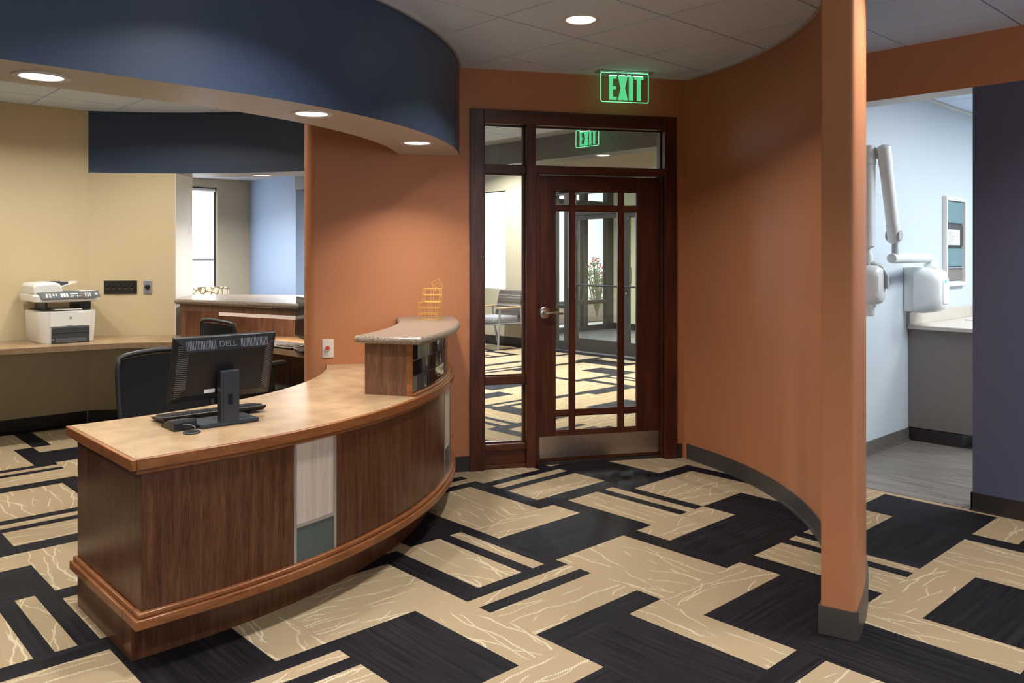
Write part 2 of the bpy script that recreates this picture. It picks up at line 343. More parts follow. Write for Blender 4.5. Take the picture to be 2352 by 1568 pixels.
# seen from the camera: pixel column / row of a point (only used to decide which far tiles are worth building)
_CX = (math.cos(rad(46.93)), math.sin(rad(46.93))); _CY = (-math.sin(rad(46.93)), math.cos(rad(46.93)))
def view(x, y, z):
    d = x*_CY[0]+y*_CY[1]; r = x*_CX[0]+y*_CX[1]
    if d < 0.3: return None
    return 1176+1890*r/d, 588+1890*(EYE-z)/d

# ------------------------------------------------------------------ plan of the place
CEIL = 2.69; WT = 2.78
P0 = Vector((-4.207, 3.55)); WD = Vector((0.48627, 0.87381)); WN = Vector((0.87381, -0.48627))    # front face of the door wall
WA = math.atan2(WD.y, WD.x)
def wp(s, d=0.0): p = P0 + WD*s - WN*d; return (p.x, p.y)           # point s along the door wall, d behind its face
WM = Matrix.Translation((P0.x, P0.y, 0)) @ Rz(WA)                   # local x along wall, local y into wall
def circ_wall(c, r, dep=0.0):                                       # angle at which a circle about c meets the door wall, dep behind its face
    f = Vector(c)-(P0-WN*dep); along = f.dot(WD); off = f.dot(WN); h = math.sqrt(max(0, r*r-off*off)); p = P0-WN*dep+WD*(along+h)
    return math.degrees(math.atan2(p.y-c[1], p.x-c[0]))
DC = (-5.5, 1.15)        # centre of the desk's arc
SC = (-6.025, 1.30)      # centre of the soffit's arc
CC = (-4.028, 2.356)     # centre of the curved orange wall
def circ3(a, b, c):
    ax, ay = a; bx, by = b; cx, cy = c; d = 2*(ax*(by-cy)+bx*(cy-ay)+cx*(ay-by))
    ux = ((ax*ax+ay*ay)*(by-cy)+(bx*bx+by*by)*(cy-ay)+(cx*cx+cy*cy)*(ay-by))/d; uy = ((ax*ax+ay*ay)*(cx-bx)+(bx*bx+by*by)*(ax-cx)+(cx*cx+cy*cy)*(bx-ax))/d
    return (ux, uy), math.hypot(ax-ux, ay-uy)
NC, NR = circ3((-7.70, 2.183), (-7.149, 2.896), (-6.325, 3.484))     # arc of the nook's back wall and header
def nang(p): return math.degrees(math.atan2(p[1]-NC[1], p[0]-NC[0]))
NA0 = nang((-7.70, 2.183)); NAJ = nang((-7.27, 2.76)); NA1 = nang((-5.2, 3.70))
XL = -7.70; YB = 5.08

# ------------------------------------------------------------------ floors
fl = MB().prism([(3.6, -2.7), (3.6, YB+0.02), (-2.4, YB+0.02), (-3.0, 9.15), (-13.3, 9.15), (-13.3, -2.7)], -0.12, -0.006, 0).build('floor', 'carpet_dark')
tag(fl, 'patterned carpet tile floor in beige and near black strips', 'floor', kind='structure')
TS = 0.6096; TX0 = -2.092; TY0 = 2.199
P1 = [(0.127, 0), (0.26, 1), (0.07, 0), (0.075, 1), (0.0776, 0)]; P2 = [(0.50, 1), (0.1096, 0)]; P3 = [(0.40, 0), (0.2096, 1)]
def tile_mesh(pat, name):
    b = MB(); x = -TS/2; g = 0.0002; n = len(pat)
    xs = [x]
    for w, k in pat: x += w; xs.append(x)
    xs[0] += g; xs[-1] = TS/2-g; y = TS/2-g
    for i, (w, k) in enumerate(pat):
        b.add([(xs[i], -y, 0), (xs[i+1], -y, 0), (xs[i+1], y, 0), (xs[i], y, 0)], [(0, 1, 2, 3)], k)
    b.add([(xs[0], -y, 0), (xs[-1], -y, 0), (xs[-1], y, 0), (xs[0], y, 0), (xs[0], -y, -.006), (xs[-1], -y, -.006), (xs[-1], y, -.006), (xs[0], y, -.006)], [(0, 4, 5, 1), (1, 5, 6, 2), (2, 6, 7, 3), (3, 7, 4, 0)], 0)
    me = bpy.data.meshes.new(name); me.from_pydata(b.v, [], b.f)
    for q in ('carpet_dark', 'carpet_beige'): me.materials.append(MAT[q])
    for p, k in zip(me.polygons, b.m): p.material_index = k
    return me
TM = {1: tile_mesh(P1, 'carpet_tile'), 2: tile_mesh(P2, 'carpet_tile'), 3: tile_mesh(P3, 'carpet_tile')}
ROT = {'X': 0.0, 'x': PI, 'Y': PI/2, 'y': -PI/2}      # capitals: strips listed towards +, small letters: towards -
KNOWN = {(-2, 0): '1Y', (-1, 0): '1x', (0, 0): '3Y', (0, -1): '3x', (0, 1): '3x', (-1, 1): '2Y', (1, 1): '3Y', (1, 0): '2x', (-2, 1): '3x', (-3, 1): '2Y', (-3, 0): '3y', (-2, -1): '2x',
 (-2, -2): '3Y', (-1, -2): '1x', (-1, -1): '3Y', (-3, -2): '2x', (-4, -2): '2Y', (-4, -3): '3x', (-3, -3): '1Y', (-2, -3): '2x', (-5, -3): '3y', (-5, -2): '1x', (-6, -2): '2Y', (-7, -2): '1x',
 (-7, -1): '2Y', (-8, -2): '1y', (-8, -1): '3x', (-9, -1): '1Y', (-9, -2): '2y', (-4, 1): '1X', (-4, 2): '2Y', (-3, 2): '1x', (-3, 3): '3Y', (-2, 2): '1Y', (-2, 3): '2x', (-1, 2): '3x', (-1, 3): '3Y',
 (-2, 4): '2y', (-3, 4): '2Y', (0, 2): '1Y', (0, 3): '3x', (0, 4): '3Y', (-1, 4): '2x', (1, 3): '2Y', (1, 4): '3x', (1, 2): '3x'}
ntile = 0
for i in range(-18, 8):
    for j in range(-7, 12):
        cx, cy = TX0+TS*(i+.5), TY0+TS*(j+.5)
        code = KNOWN.get((i, j))
        if code is None:
            vw = view(cx, cy, 0)
            if vw is None or vw[0] < -420 or vw[0] > 2800 or vw[1] > 2300: continue
            beyond = (Vector((cx, cy))-P0).dot(WN) < -0.2
            if cy > YB+0.1 and not beyond: continue
            if cy > 9.15-TS/2 or cx < -12.9: continue
            if beyond and (vw[0] < 1020 or vw[0] > 1560): continue
            if cx < XL+0.1 and not beyond: continue
            code = random.choice('1233')+random.choice('XxYy') if beyond is False else random.choice('1222231')+random.choice('XxYy')
        o = link('carpet_tile', TM[int(code[0])], fl, (cx, cy, 0), (0, 0, ROT[code[1]])); ntile += 1
# exam room floor, planks run along x
fx = MB().box(-2.62, 1.4, YB+0.0, 9.2, -0.12, -0.006, 0).build('floor_exam', 'niche_dark')
tag(fx, 'grey wood-look plank floor of the treatment room', 'floor', kind='structure')
pw = 0.152
for r in range(26):
    y0 = YB+0.005+pw*r; x = -2.62-random.random()*0.9
    while x < 0.4:
        x1 = x+1.22
        a, b_ = max(x, -2.62), min(x1, 0.6)
        if b_-a > 0.05 and y0 < 8.9:
            me = MB().box(-(b_-a)/2+.0006, (b_-a)/2-.0006, -pw/2+.0006, pw/2-.0006, -.006, 0).mesh('plank', 'lvt')
            link('plank', me, fx, ((a+b_)/2, y0+pw/2, .0025))
        x = x1
# ------------------------------------------------------------------ ceilings
cl = MB().box(-13.3, 3.6, -2.7, 6.3, CEIL+0.012, CEIL+0.10).build('ceiling', 'ceil_tee')
tag(cl, 'suspended grid ceiling of pale grey square panels', 'ceiling', kind='structure')
GP = 0.6096; GG = 0.011
pmesh = MB().box(-GP/2+GG/2, GP/2-GG/2, -GP/2+GG/2, GP/2-GG/2, 0, 0.0125).mesh('ceiling_panel', 'ceil_tile')
def in_nook(x, y): 
    if y < SC[1]: return XL-0.4 < x < -3.405
    return math.hypot(x-SC[0], y-SC[1]) < 2.62 and (math.hypot(x-NC[0], y-NC[1]) < NR+0.5)
def soff(x, y): return (-3.60 < x < -3.21 and y < SC[1]) or (y >= SC[1] and 2.42 < math.hypot(x-SC[0], y-SC[1]) < 2.82)
MX, MY = -5.26*GP, 5.77*GP; NX, NY = -11.87*GP, 2.85*GP
def want(x, y, mlo=-900):
    q = [view(x+dx, y+dy, CEIL) for dx in (-.31, .31) for dy in (-.31, .31)]
    q = [k for k in q if k]
    return any(-500 < u < 2850 and v > -420 for u, v in q)
for i in range(-17, 12):
    for j in range(-15, 12):
        x, y = MX+GP*(i+.5), MY+GP*(j+.5)
        if y > 6.24 or y < -2.4 or x > 3.3 or x < -13: continue
        if (Vector((x, y))-P0).dot(WN) < -0.45 and not (-9.5 < x < -3.2 and y < 6.2 and (view(x, y, CEIL) or (0, 0))[0] > 1000): continue
        if y > YB+.2 and x > -3.2: continue
        if not in_nook(x, y) and want(x, y): link('ceiling_panel', pmesh, cl, (x, y, CEIL))
for i in range(-3, 12):
    for j in range(-9, 7):
        x, y = NX+GP*(i+.5), NY+GP*(j+.5)
        if in_nook(x, y) and want(x, y): link('ceiling_panel', pmesh, cl, (x, y, CEIL+0.001))
cw = MB().box(-13.3, -3.0, 6.3, 9.3, 3.05, 3.15).build('ceiling_entry', 'ceil_tile')
tag(cw, 'higher plain white ceiling over the entrance side of the waiting room', 'ceiling', kind='structure')
ce = MB().box(-2.7, 1.5, YB+.1, 9.3, 2.712, 2.80).build('ceiling_exam', 'ceil_tee'); tag(ce, 'white panel ceiling of the treatment room', 'ceiling', kind='structure')
for i in range(0, 5):
    for j in range(0, 6):
        link('ceiling_panel', pmesh, ce, (-2.56+GP*(i+.5)+.03, YB+.26+GP*(j+.5), 2.70))
MB().box(-2.585, -2.535, YB+.2, 9.2, 2.69, 2.712).build('wall_angle', 'offwhite', ce, world=True)

# ------------------------------------------------------------------ walls
def wall(name, mb, mats, label, **k): return tag(mb.build(name, mats, **k), label, 'wall', kind='structure')
wall('wall_left', MB().box(XL-.15, XL, -2.7, 2.3, 0, WT), 'beige', 'long beige wall behind the printer')
wall('wall_back', MB().box(XL-.15, 3.8, -2.85, -2.7, 0, WT), 'beige', 'beige wall behind the photographer')
_wb = MB(); _e = [-2.85]
for _y in (-1.5, .3, 2.1, 3.9): _e += [_y-.5025, _y+.5025]
_e.append(YB+.2)
for _k in range(0, len(_e), 2): _wb.box(3.6, 3.8, _e[_k], _e[_k+1], 0, WT)
for _k in range(1, len(_e)-1, 2): _wb.box(3.6, 3.8, _e[_k], _e[_k+1], 0, .885).box(3.6, 3.8, _e[_k], _e[_k+1], 2.515, WT)
wall('wall_right', _wb, 'beige', 'beige window wall at the far right end of the room')
# nook back wall on its arc: solid as far as the jamb, header over the opening
n1 = 10; wn = MB().strip(arcpts(NC, NR, NA0, NAJ, n1), arcpts(NC, NR+.38, NA0, NAJ, n1), 0, 2.16, 0)
wall('wall_nook', wn, 'beige', 'short curved beige wall with the switch plates')
jm = arcpts(NC, NR, NAJ, NAJ-.12, 1); 
wall('wall_jamb', MB().strip(jm, arcpts(NC, NR+.38, NAJ, NAJ-.12, 1), 0, 2.16), 'offwhite', 'off-white end face of the curved wall beside the pass-through')
n2 = 36; hd = MB().strip(arcpts(NC, NR, NA0, NA1, n2), arcpts(NC, NR+.38, NA0, NA1, n2), 2.16, WT, 0, bot=1)
wall('wall_header', hd, ['navy', 'soffit_grey'], 'dark navy curved header above the pass-through', smooth=30)
_q = arcpts(NC, NR, NA1-.5, NA1, 1)[1]; _q2 = arcpts(NC, NR+.38, NA1-.5, NA1, 1)[1]
wall('wall_nook_return', MB().prism([_q, _q2, wp(-.40, .131), wp(-.52, .131)], 0, WT), 'beige', 'short beige return wall hidden behind the orange wall')
# door wall: pieces around the framed opening, in wall coordinates
dw = MB()
dw.box(-1.01, 0.03, 0, .13, 0, WT, 0, WM).box(1.46, 1.60, 0, .13, 0, WT, 0, WM).box(0.03, 1.46, 0, .13, 2.36, WT, 0, WM)
wall('wall_door', dw, 'orange', 'flat burnt orange wall around the glazed door')
e0 = [wp(-1.01, .065)]
wall('wall_door_end', MB().lathe([(.065, 0), (.065, WT)], 16, (e0[0][0], e0[0][1], 0)), 'orange', 'rounded free end of the orange wall beside the nook', smooth=40)
# curved wall, free end with rounded corners
cp = arcpts(CC, 2.62, 15.0, 78, 48); co = arcpts(CC, 2.745, 15.0, 78, 48)
cv = MB().strip(cp, co, 0, WT, 0)
aa = rad(15.0); er = Vector((math.cos(aa), math.sin(aa))); et = Vector((math.sin(aa), -math.cos(aa)))
b0 = Vector(CC)+er*2.62; b1 = Vector(CC)+er*2.745
def endcap(off, r, L):
    pts = [b0-er*off]
    pts += [b0-er*off+et*(L-.006), b0-er*(off-.006)+et*L]
    for k in range(7):
        a = rad(90-90*k/6); pts.append(b1+er*(off-r+r*math.cos(a))+et*(L-r+r*math.sin(a)))
    pts.append(b1+er*off); return [(p.x, p.y) for p in pts]
cv.prism(endcap(0, .022, .03), 0, WT, 0)
wall('wall_curved', cv, 'orange', 'tall burnt orange wall sweeping forward in a curve to a free end', smooth=30)
# right side: blue wall, orange header over the opening
wall('wall_blue', MB().box(-1.62, 3.6, YB, YB+.20, 0, 2.39), 'slate', 'slate blue wall at the right edge beside the treatment room opening')
wall('wall_lintel', MB().box(-2.6, 3.6, YB, YB+.20, 2.39, WT, [1, 0, 0, 0, 0, 0]), ['orange', 'offwhite'], 'orange lintel band above the blue wall and the opening')
# treatment room
wall('wall_exam_left', MB().box(-2.70, -2.58, YB-.1, 9.2, 0, WT), 'sky_blue', 'pale blue wall carrying the dental x-ray arm')
wall('wall_exam_back', MB().box(-2.70, 1.5, 9.1, 9.25, 0, WT), 'sky_blue', 'pale blue far wall of the treatment room')
wall('wall_exam_right', MB().box(1.4, 1.55, YB+.2, 9.2, 0, WT), 'sky_blue', 'pale blue right wall of the treatment room')
# waiting room
YW = 9.15; XW = -13.2
ws = MB(); ws.box(-13.35, -10.95, YW, YW+.2, 0, 3.1).box(-10.95, -9.945, YW, YW+.2, 0, .885).box(-10.95, -9.945, YW, YW+.2, 2.515, 3.1).box(-9.945, -8.95, YW, YW+.2, 0, 3.1).box(-8.95, -6.35, YW, YW+.2, 2.42, 3.1).box(-6.35, -3.1, YW, YW+.2, 0, 3.1)
wall('wall_entry', ws, 'tan', 'tan waiting room wall holding the shaded window and glass entrance')
wl = MB(); wl.box(XW-.2, XW, 2.7, 4.4, 0, WT).box(XW-.2, XW, 4.4, 5.709, 0, .885).box(XW-.2, XW, 4.4, 5.709, 2.56, WT).box(XW-.2, XW, 5.709, 9.2, 0, 3.1)
wall('wall_window', wl, 'tan', 'tan waiting room wall with the bright narrow window seen past the pass-through')
wall('wall_waiting_near', MB().box(XW-.2, XL-.1, 2.55, 2.7, 0, WT), 'tan', 'tan waiting room wall hidden behind the nook')
wall('wall_waiting_blue', MB().box(XW, -11.6, 6.26, 6.52, 0, WT), 'waiting_blue', 'blue waiting room wall stub lit by daylight')
wall('wall_waiting_right', MB().box(-3.2, -3.05, 5.0, 9.3, 0, 3.1), 'tan', 'tan right-hand wall of the waiting room')
tag(MB().box(-11.6, -3.1, 6.24, 6.49, 2.46, 3.1).build('ceiling_beam', 'beam_grey'), 'grey dropped beam across the waiting room seen through the transom', 'beam', kind='structure')
# blue curved soffit over the desk
ns = 40
def soffit_line(r):
    a1 = circ_wall(SC, r); return [(SC[0]+r, -2.7)]+arcpts(SC, r, 0, a1+.6, ns)
tag(MB().strip(soffit_line(2.42), soffit_line(2.82), 2.10, WT, 0, bot=1).build('ceiling_soffit', ['navy', 'soffit_grey'], smooth=30), 'deep navy soffit curving above the reception desk with grey underside', 'soffit', kind='structure')
tag(MB().strip(soffit_line(2.821), soffit_line(2.838), CEIL-.014, CEIL+.002, 0).build('trim_2', 'soffit_grey', smooth=30), 'slim ceiling edge trim along the top of the navy soffit', 'trim', kind='structure')
tag(MB().strip(arcpts(CC, 2.602, 15, 76.5, 40), arcpts(CC, 2.6195, 15, 76.5, 40), CEIL-.010, CEIL+.002, 0).build('trim_3', 'soffit_grey', smooth=30), 'slim ceiling edge trim along the top of the curved orange wall', 'trim', kind='structure')
# baseboards
BH = .1016
def bb(name, mb, label, m='base_rubber', **k): return tag(mb.build(name, m, **k), label, 'baseboard', kind='structure')
bb('baseboard_left', MB().box(XL, XL+.008, -2.7, 2.17, 0, BH).box(XL, XL+.016, -2.7, 2.165, 0, .012), 'dark rubber base along the beige wall')
bb('baseboard_nook', MB().strip(arcpts(NC, NR-.008, NA0, NAJ, 10), arcpts(NC, NR-.0005, NA0, NAJ, 10), 0, BH), 'dark rubber base along the curved nook wall')
bb('baseboard_door', MB().box(-.30, -.004, -.008, -.0005, 0, BH, 0, WM).box(1.492, 1.535, -.008, -.0005, 0, BH, 0, WM), 'dark rubber base on the orange wall beside the door casing')
bc = MB().strip(arcpts(CC, 2.611, 16.2, 76.6, 44), arcpts(CC, 2.6195, 16.2, 76.6, 44), 0, BH).strip(arcpts(CC, 2.602, 16.2, 76.4, 44), arcpts(CC, 2.6195, 16.2, 76.4, 44), 0, .012)
ec = endcap(.009, .026, .038); bc.prism([(p[0], p[1]) for p in ec]+[((b1+er*.009-et*.02).x, (b1+er*.009-et*.02).y), ((b0-er*.009-et*.055).x, (b0-er*.009-et*.055).y)], 0, BH+.003)
bc.strip(arcpts(CC, 2.7455, 14.6, 60, 30), arcpts(CC, 2.754, 14.6, 60, 30), 0, BH)
bb('baseboard_curved', bc, 'dark rubber base wrapping the curved orange wall and its free end', 'base_grey', smooth=30)
bb('baseboard_blue', MB().box(-1.628, 3.6, YB-.008, YB-.0005, 0, BH).box(-1.628, -1.62, YB-.008, YB+.2, 0, BH).box(-1.632, 3.6, YB-.014, YB-.0005, 0, .012), 'dark rubber base under the slate blue wall')
bb('baseboard_exam', MB().box(-2.5795, -2.572, YB+.02, 6.64, 0, BH).box(-2.5795, -2.562, YB+.02, 6.64, 0, .012), 'grey rubber base under the pale blue treatment room wall', 'base_exam')
bb('baseboard_entry', MB().box(-13.1, -8.96, YW-.01, YW-.0005, 0, .12), 'dark rubber base under the shaded waiting room window')

# ------------------------------------------------------------------ lamps
def downlight(x, y, z, watt, label, deep=0.0, R=.098, lens='lamp_lens', col=(1, .98, .96), group=None, spread=150, trim=True):
    t = thing('downlight', label, 'downlight', (x, y, z), 0, group)
    MB().lathe([(R, 0), (R, -.004), (R*.93, -.007), (R*.78, -.003), (R*.78, 0)], 36, caps=False).build('trim_ring', 'lamp_trim', t, 40)
    if deep:
        MB().lathe([(R*.78, -.002), (R*.74, .3*deep), (R*.68, deep)], 36, caps=False).build('reflector', 'lamp_cone', t, 60)
    MB().lathe([(.001, 0), (R*(.68 if deep else .76), 0)], 36, (0, 0, deep+.002 if deep else -.0015), caps=False).build('lens', lens, t)
    ld = bpy.data.lights.new('lamp', 'AREA'); ld.shape = 'DISK'; ld.size = R*(1.0 if deep else 1.4); ld.energy = watt; ld.color = col; ld.spread = rad(spread)
    lo = bpy.data.objects.new('lamp', ld); COL.objects.link(lo); lo.parent = t; lo.location = (0, 0, (deep - .004) if deep else -.009)
    return t
SO = [(-3.417, .808, 'recessed downlight in the soffit underside nearest the left edge'), (-3.444, 1.94, 'recessed downlight in the soffit underside above the middle of the desk'), (-3.908, 2.892, 'recessed downlight in the soffit tip beside the orange wall')]
for x, y, l in SO: downlight(x, y, 2.10, P_SOFFIT, l, 0, .097, 'lamp_lens_soft', (1, .96, .90), 'soffit downlights', 120)
downlight(-3.41, -.35, 2.10, P_SOFFIT, 'recessed soffit downlight beyond the left edge of the view', 0, .097, 'lamp_lens_soft', (1, .96, .90), 'soffit downlights', 120)
downlight(-2.941, 3.248, CEIL, P_MAIN, 'bright round ceiling downlight in front of the glazed door', 0, .10, 'lamp_lens', (1, .98, .96), 'main ceiling downlights', 128)
MAINL = ['round ceiling downlight just in front of the navy soffit, out of view', 'round ceiling downlight just right of the curved orange wall, out of view', 'round ceiling downlight above the photographer', 'round ceiling downlight in the corner by the slate blue wall',
 'round ceiling downlight behind the photographer on the right', 'round ceiling downlight in front of the soffit behind the photographer', 'round ceiling downlight behind the photographer in the middle', 'round ceiling downlight in the corner behind the photographer', 'round ceiling downlight close to the slate blue wall']
for k, (x, y) in enumerate([(-2.50, 1.42), (-1.05, 3.30), (-.45, 1.10), (1.40, 3.30), (1.40, 1.10), (-2.30, -.9), (-.45, -.9), (1.40, -.9), (-.3, 4.4)]):  # lamps around and behind the camera are unseen, added for general fill
    downlight(x, y, CEIL, P_MAIN*(0.9, .95, 1.3, .6, .7, .8, 1.4, .7, .9)[k], MAINL[k], 0, .10, 'lamp_lens', (1, .98, .96), 'main ceiling downlights', 128)
for k, (x, y) in enumerate([(-6.7, 1.0), (-6.55, 2.15), (-5.6, .4), (-5.35, 1.9), (-6.7, -.9)]):
    downlight(x, y, CEIL, P_NOOK, ['round ceiling downlight over the printer counter', 'round ceiling downlight over the switch plates', 'round ceiling downlight over the office floor', 'round ceiling downlight behind the orange wall', 'round ceiling downlight at the far left of the office'][k], 0, .10, 'lamp_lens', (1, .95, .87), 'office ceiling downlights')
downlight(-6.905, 3.394, 2.16, 9.0, 'small recessed downlight in the pass-through header', 0, .095, 'lamp_lens_soft', (1, .95, .9), None, 120)
downlight(-5.467, 6.373, 2.46, 30.0, 'warm downlight in the grey beam of the waiting room', 0, .08, 'lamp_lens', (1, .85, .55))
for k, (x, y, z) in enumerate([(-7.0, 5.2, CEIL), (-9.2, 5.0, CEIL), (-6.2, 8.0, 3.05), (-9.6, 8.2, 3.05), (-11.6, 4.4, CEIL)]):
    downlight(x, y, z, P_WAIT, ['round waiting room downlight nearest the glazed door', 'round waiting room downlight in the middle of the lower ceiling', 'round waiting room downlight before the entrance doors', 'round waiting room downlight by the shaded window', 'round waiting room downlight over the leaf-patterned chairs'][k], 0, .10, 'lamp_lens', (.95, .98, 1), 'waiting room downlights')
for k, (x, y) in enumerate([(-.9, 6.3), (-.9, 8.1)]):
    t = thing('troffer', ['flat ceiling light panel near the treatment room opening', 'flat ceiling light panel at the back of the treatment room'][k], 'ceiling light', (x, y, 2.698), 0, 'treatment room light panels')
    MB().box(-.31, .31, -.61, .61, -.012, .004).build('frame', 'offwhite', t); MB().box(-.28, .28, -.58, .58, -.014, -.0125).build('lens', 'troffer_lens', t)
    ld = bpy.data.lights.new('lamp', 'AREA'); ld.shape = 'RECTANGLE'; ld.size = .56; ld.size_y = 1.16; ld.energy = P_EXAM; ld.color = (.93, .97, 1)
    lo = bpy.data.objects.new('lamp', ld); COL.objects.link(lo); lo.parent = t; lo.location = (0, 0, -.02)

# ------------------------------------------------------------------ glazed door with sidelight and transom
d1 = thing('door_1', 'dark mahogany glazed door with sidelight and transom under the exit sign', 'door', (P0.x, P0.y, 0), WA, kind='structure')
V, Hh = 'mahogany', 'mahogany_h'
def db(name, s0, s1, y0, y1, z0, z1, m=V, par=d1, bev=.003): return MB().box(s0, s1, y0, y1, z0, z1).build(name, m, par, bevel=bev)
db('casing', -.004, .090, -.020, -.0005, 0, 2.42); db('casing', 1.398, 1.489, -.020, -.0005, 0, 2.42); db('casing', .0905, 1.3975, -.020, -.0005, 2.325, 2.42, Hh)
db('jamb', .031, .1015, 0, .13, 0, 2.359); db('jamb', 1.400, 1.459, 0, .13, 0, 2.359); db('head_jamb', .102, 1.3995, 0, .13, 2.325, 2.359, Hh)
db('mullion', .387, .452, -.018, .13, 0, 2.3245); db('transom_bar', .4525, 1.3995, 0.0, .13, 1.998, 2.050, Hh)
db('sidelight_rail', .102, .3865, .01, .11, 1.996, 2.050, Hh); db('sidelight_rail', .102, .3865, .01, .11, .570, .622, Hh)
db('sidelight_rail', .102, .3865, .005, .12, .125, .165, Hh); db('sidelight_panel', .102, .3865, .018, .11, .028, .1245, Hh); db('sidelight_rail', .102, .3865, .005, .12, 0, .0275, Hh)
def pane(s0, s1, z0, z1, y, par, bw=.010, mat='mahogany_h'):
    b = MB(); yy0, yy1 = y-.016, y-.005
    b.box(s0, s0+bw, yy0, yy1, z0, z1).box(s1-bw, s1, yy0, yy1, z0, z1).box(s0+bw, s1-bw, yy0, yy1, z0, z0+bw).box(s0+bw, s1-bw, yy0, yy1, z1-bw, z1)
    b.build('glazing_bead', mat, par, bevel=.002)
    MB().box(s0+.001, s1-.001, y-.003, y+.003, z0+.001, z1-.001).build('pane', 'glass', par)
for z0, z1 in ((.165, .570), (.622, 1.996), (2.050, 2.325)): pane(.102, .3865, z0, z1, .065, d1)
pane(.4525, 1.3995, 2.050, 2.325, .065, d1)
db('door_stop', .4525, .4880, .02, .13, 0, 1.9975); db('door_stop', 1.3888, 1.3995, .02, .13, 0, 1.9975)
leaf = MB().box(.489, .611, .055, .100, .018, 1.994).build('door_leaf', V, d1, bevel=.002)
leaf['label'] = 'dark wooden door leaf with nine glass lites'
def lb(name, s0, s1, z0, z1, m=V, y0=.055, y1=.100): return MB().box(s0, s1, y0, y1, z0, z1).build(name, m, leaf, bevel=.002)
lb('stile', 1.222, 1.388, .018, 1.994); lb('rail', .6112, 1.2218, 1.889, 1.994, Hh); lb('rail', .6112, 1.2218, .018, .222, Hh)
for s0, s1 in ((.718, .753), (1.080, 1.117)): lb('muntin', s0, s1, .2222, 1.8888, V, .058, .097)
for z0, z1 in ((1.751, 1.787), (.327, .363)):
    for s0, s1 in ((.6112, .7178), (.7532, 1.0798), (1.1172, 1.2218)): lb('muntin', s0, s1, z0, z1, Hh, .058, .097)
for z0, z1 in ((.2222, .327), (.363, 1.751), (1.787, 1.8888)):
    for s0, s1 in ((.6112, .718), (.753, 1.080), (1.117, 1.2218)): pane(s0, s1, z0, z1, .078, leaf, .006)
kp = MB().box(.491, 1.384, .0525, .0548, .040, .190)
for k in range(6):
    s = .503+(1.372-.503)*k/5
    for z in (.052, .178): kp.lathe([(.0045, 0), (.003, .003), (.0005, .0035)], 8, (0, 0, 0), 0, T(s, .0525, z) @ Matrix.Rotation(PI/2, 4, 'X'))
kp = kp.build('kick_plate', 'steel', leaf); kp['label'] = 'brushed steel kick plate with small screws'
hm = T(.532, .055, 1.045) @ Matrix.Rotation(PI/2, 4, 'X')
hb = MB().lathe([(.041, 0), (.041, .008), (.034, .013), (.016, .014), (.015, .045)], 24, (0, 0, 0), 0, hm)
hb.tube([(.532, .005, 1.045), (.56, .002, 1.045), (.60, .003, 1.042), (.653, .008, 1.040)], [.013, .012, .010, .008], 10)
hb = hb.build('lever_handle', 'nickel', leaf, 50); hb['label'] = 'satin nickel lever handle on a round rose'
MB().box(.4885, 1.3883, .03, .12, 0, .015).build('threshold', 'base_rubber', d1)
# ------------------------------------------------------------------ exit signs
def letter(ch, w, h, st):
    b = MB(); t = .005
    def bx(x0, x1, z0, z1): b.box(x0, x1, -t/2, t/2, z0, z1)
    if ch == 'E': bx(0, st, 0, h); bx(st, w, 0, st*.72); bx(st, w*.92, h/2-st*.36, h/2+st*.36); bx(st, w, h-st*.72, h)
    if ch == 'I': bx(0, st, 0, h)
    if ch == 'T': bx(w/2-st/2, w/2+st/2, 0, h-st*.72); bx(0, w, h-st*.72, h)
    if ch == 'X':
        for a in (0, 1):
            x0, x1 = (0, w-st*1.1) if a == 0 else (w-st*1.1, 0); y = t/2 + a*.0004; q = st*1.1
            b.add([(x0, -y, 0), (x0+q, -y, 0), (x1+q, -y, h), (x1, -y, h), (x0, y, 0), (x0+q, y, 0), (x1+q, y, h), (x1, y, h)], [(0, 1, 2, 3), (7, 6, 5, 4), (0, 4, 5, 1), (1, 5, 6, 2), (2, 6, 7, 3), (3, 7, 4, 0)])
    return b
def exit_sign(x, y, z, rz, label, hw=.17, hh=.20, edge='exit_edge'):
    t = thing('exit_sign', label, 'exit sign', (x, y, z), rz, 'exit signs')
    MB().box(-hw-.03, hw+.03, -.045, .045, -.006, 0).build('ceiling_canopy', 'alu', t, bevel=.002)
    pl = MB().prism([(p[0], p[1]-hh/2-.006) for p in rrect(2*hw, hh, .012)], -.004, .004, M=Matrix.Rotation(PI/2, 4, 'X')).build('acrylic_panel', 'glass', t)
    pl['label'] = 'clear acrylic panel glowing green at its edges'
    MB().tube([(p[0], 0, p[1]-hh/2-.006) for p in rrect(2*hw, hh, .012)], .0026, 6, closed=True).build('lit_edge', edge, t, 60)
    q_ = hw/.17*.94; x0 = -.112*hw/.17; lh = hh*.82; zz = -.006-hh*.93
    for ch, w in (('E', .058), ('X', .074), ('I', .031), ('T', .070)):
        b = letter(ch, w*q_, lh, .030*q_); o = b.build('letter', 'exit_green', t); o.location = (x0, 0, zz); x0 += (w+.010)*q_
    hl = MB()
    for k in range(17):
        xx = (-.110+.0142*k)*hw/.17
        if k in (4, 8, 11): continue
        hl.box(xx, xx+.011, -.0035, .0035, -.006-hh*.115, -.006-hh*.09)
    hl.build('led_row', 'exit_hot', t)
exit_sign(-3.575, 4.394, CEIL, math.atan2(.851, .524), 'green edge-lit EXIT sign hanging in front of the glazed door')
exit_sign(-5.41, 6.07, CEIL, rad(2), 'smaller green EXIT sign seen through the transom glass', .145, .17)

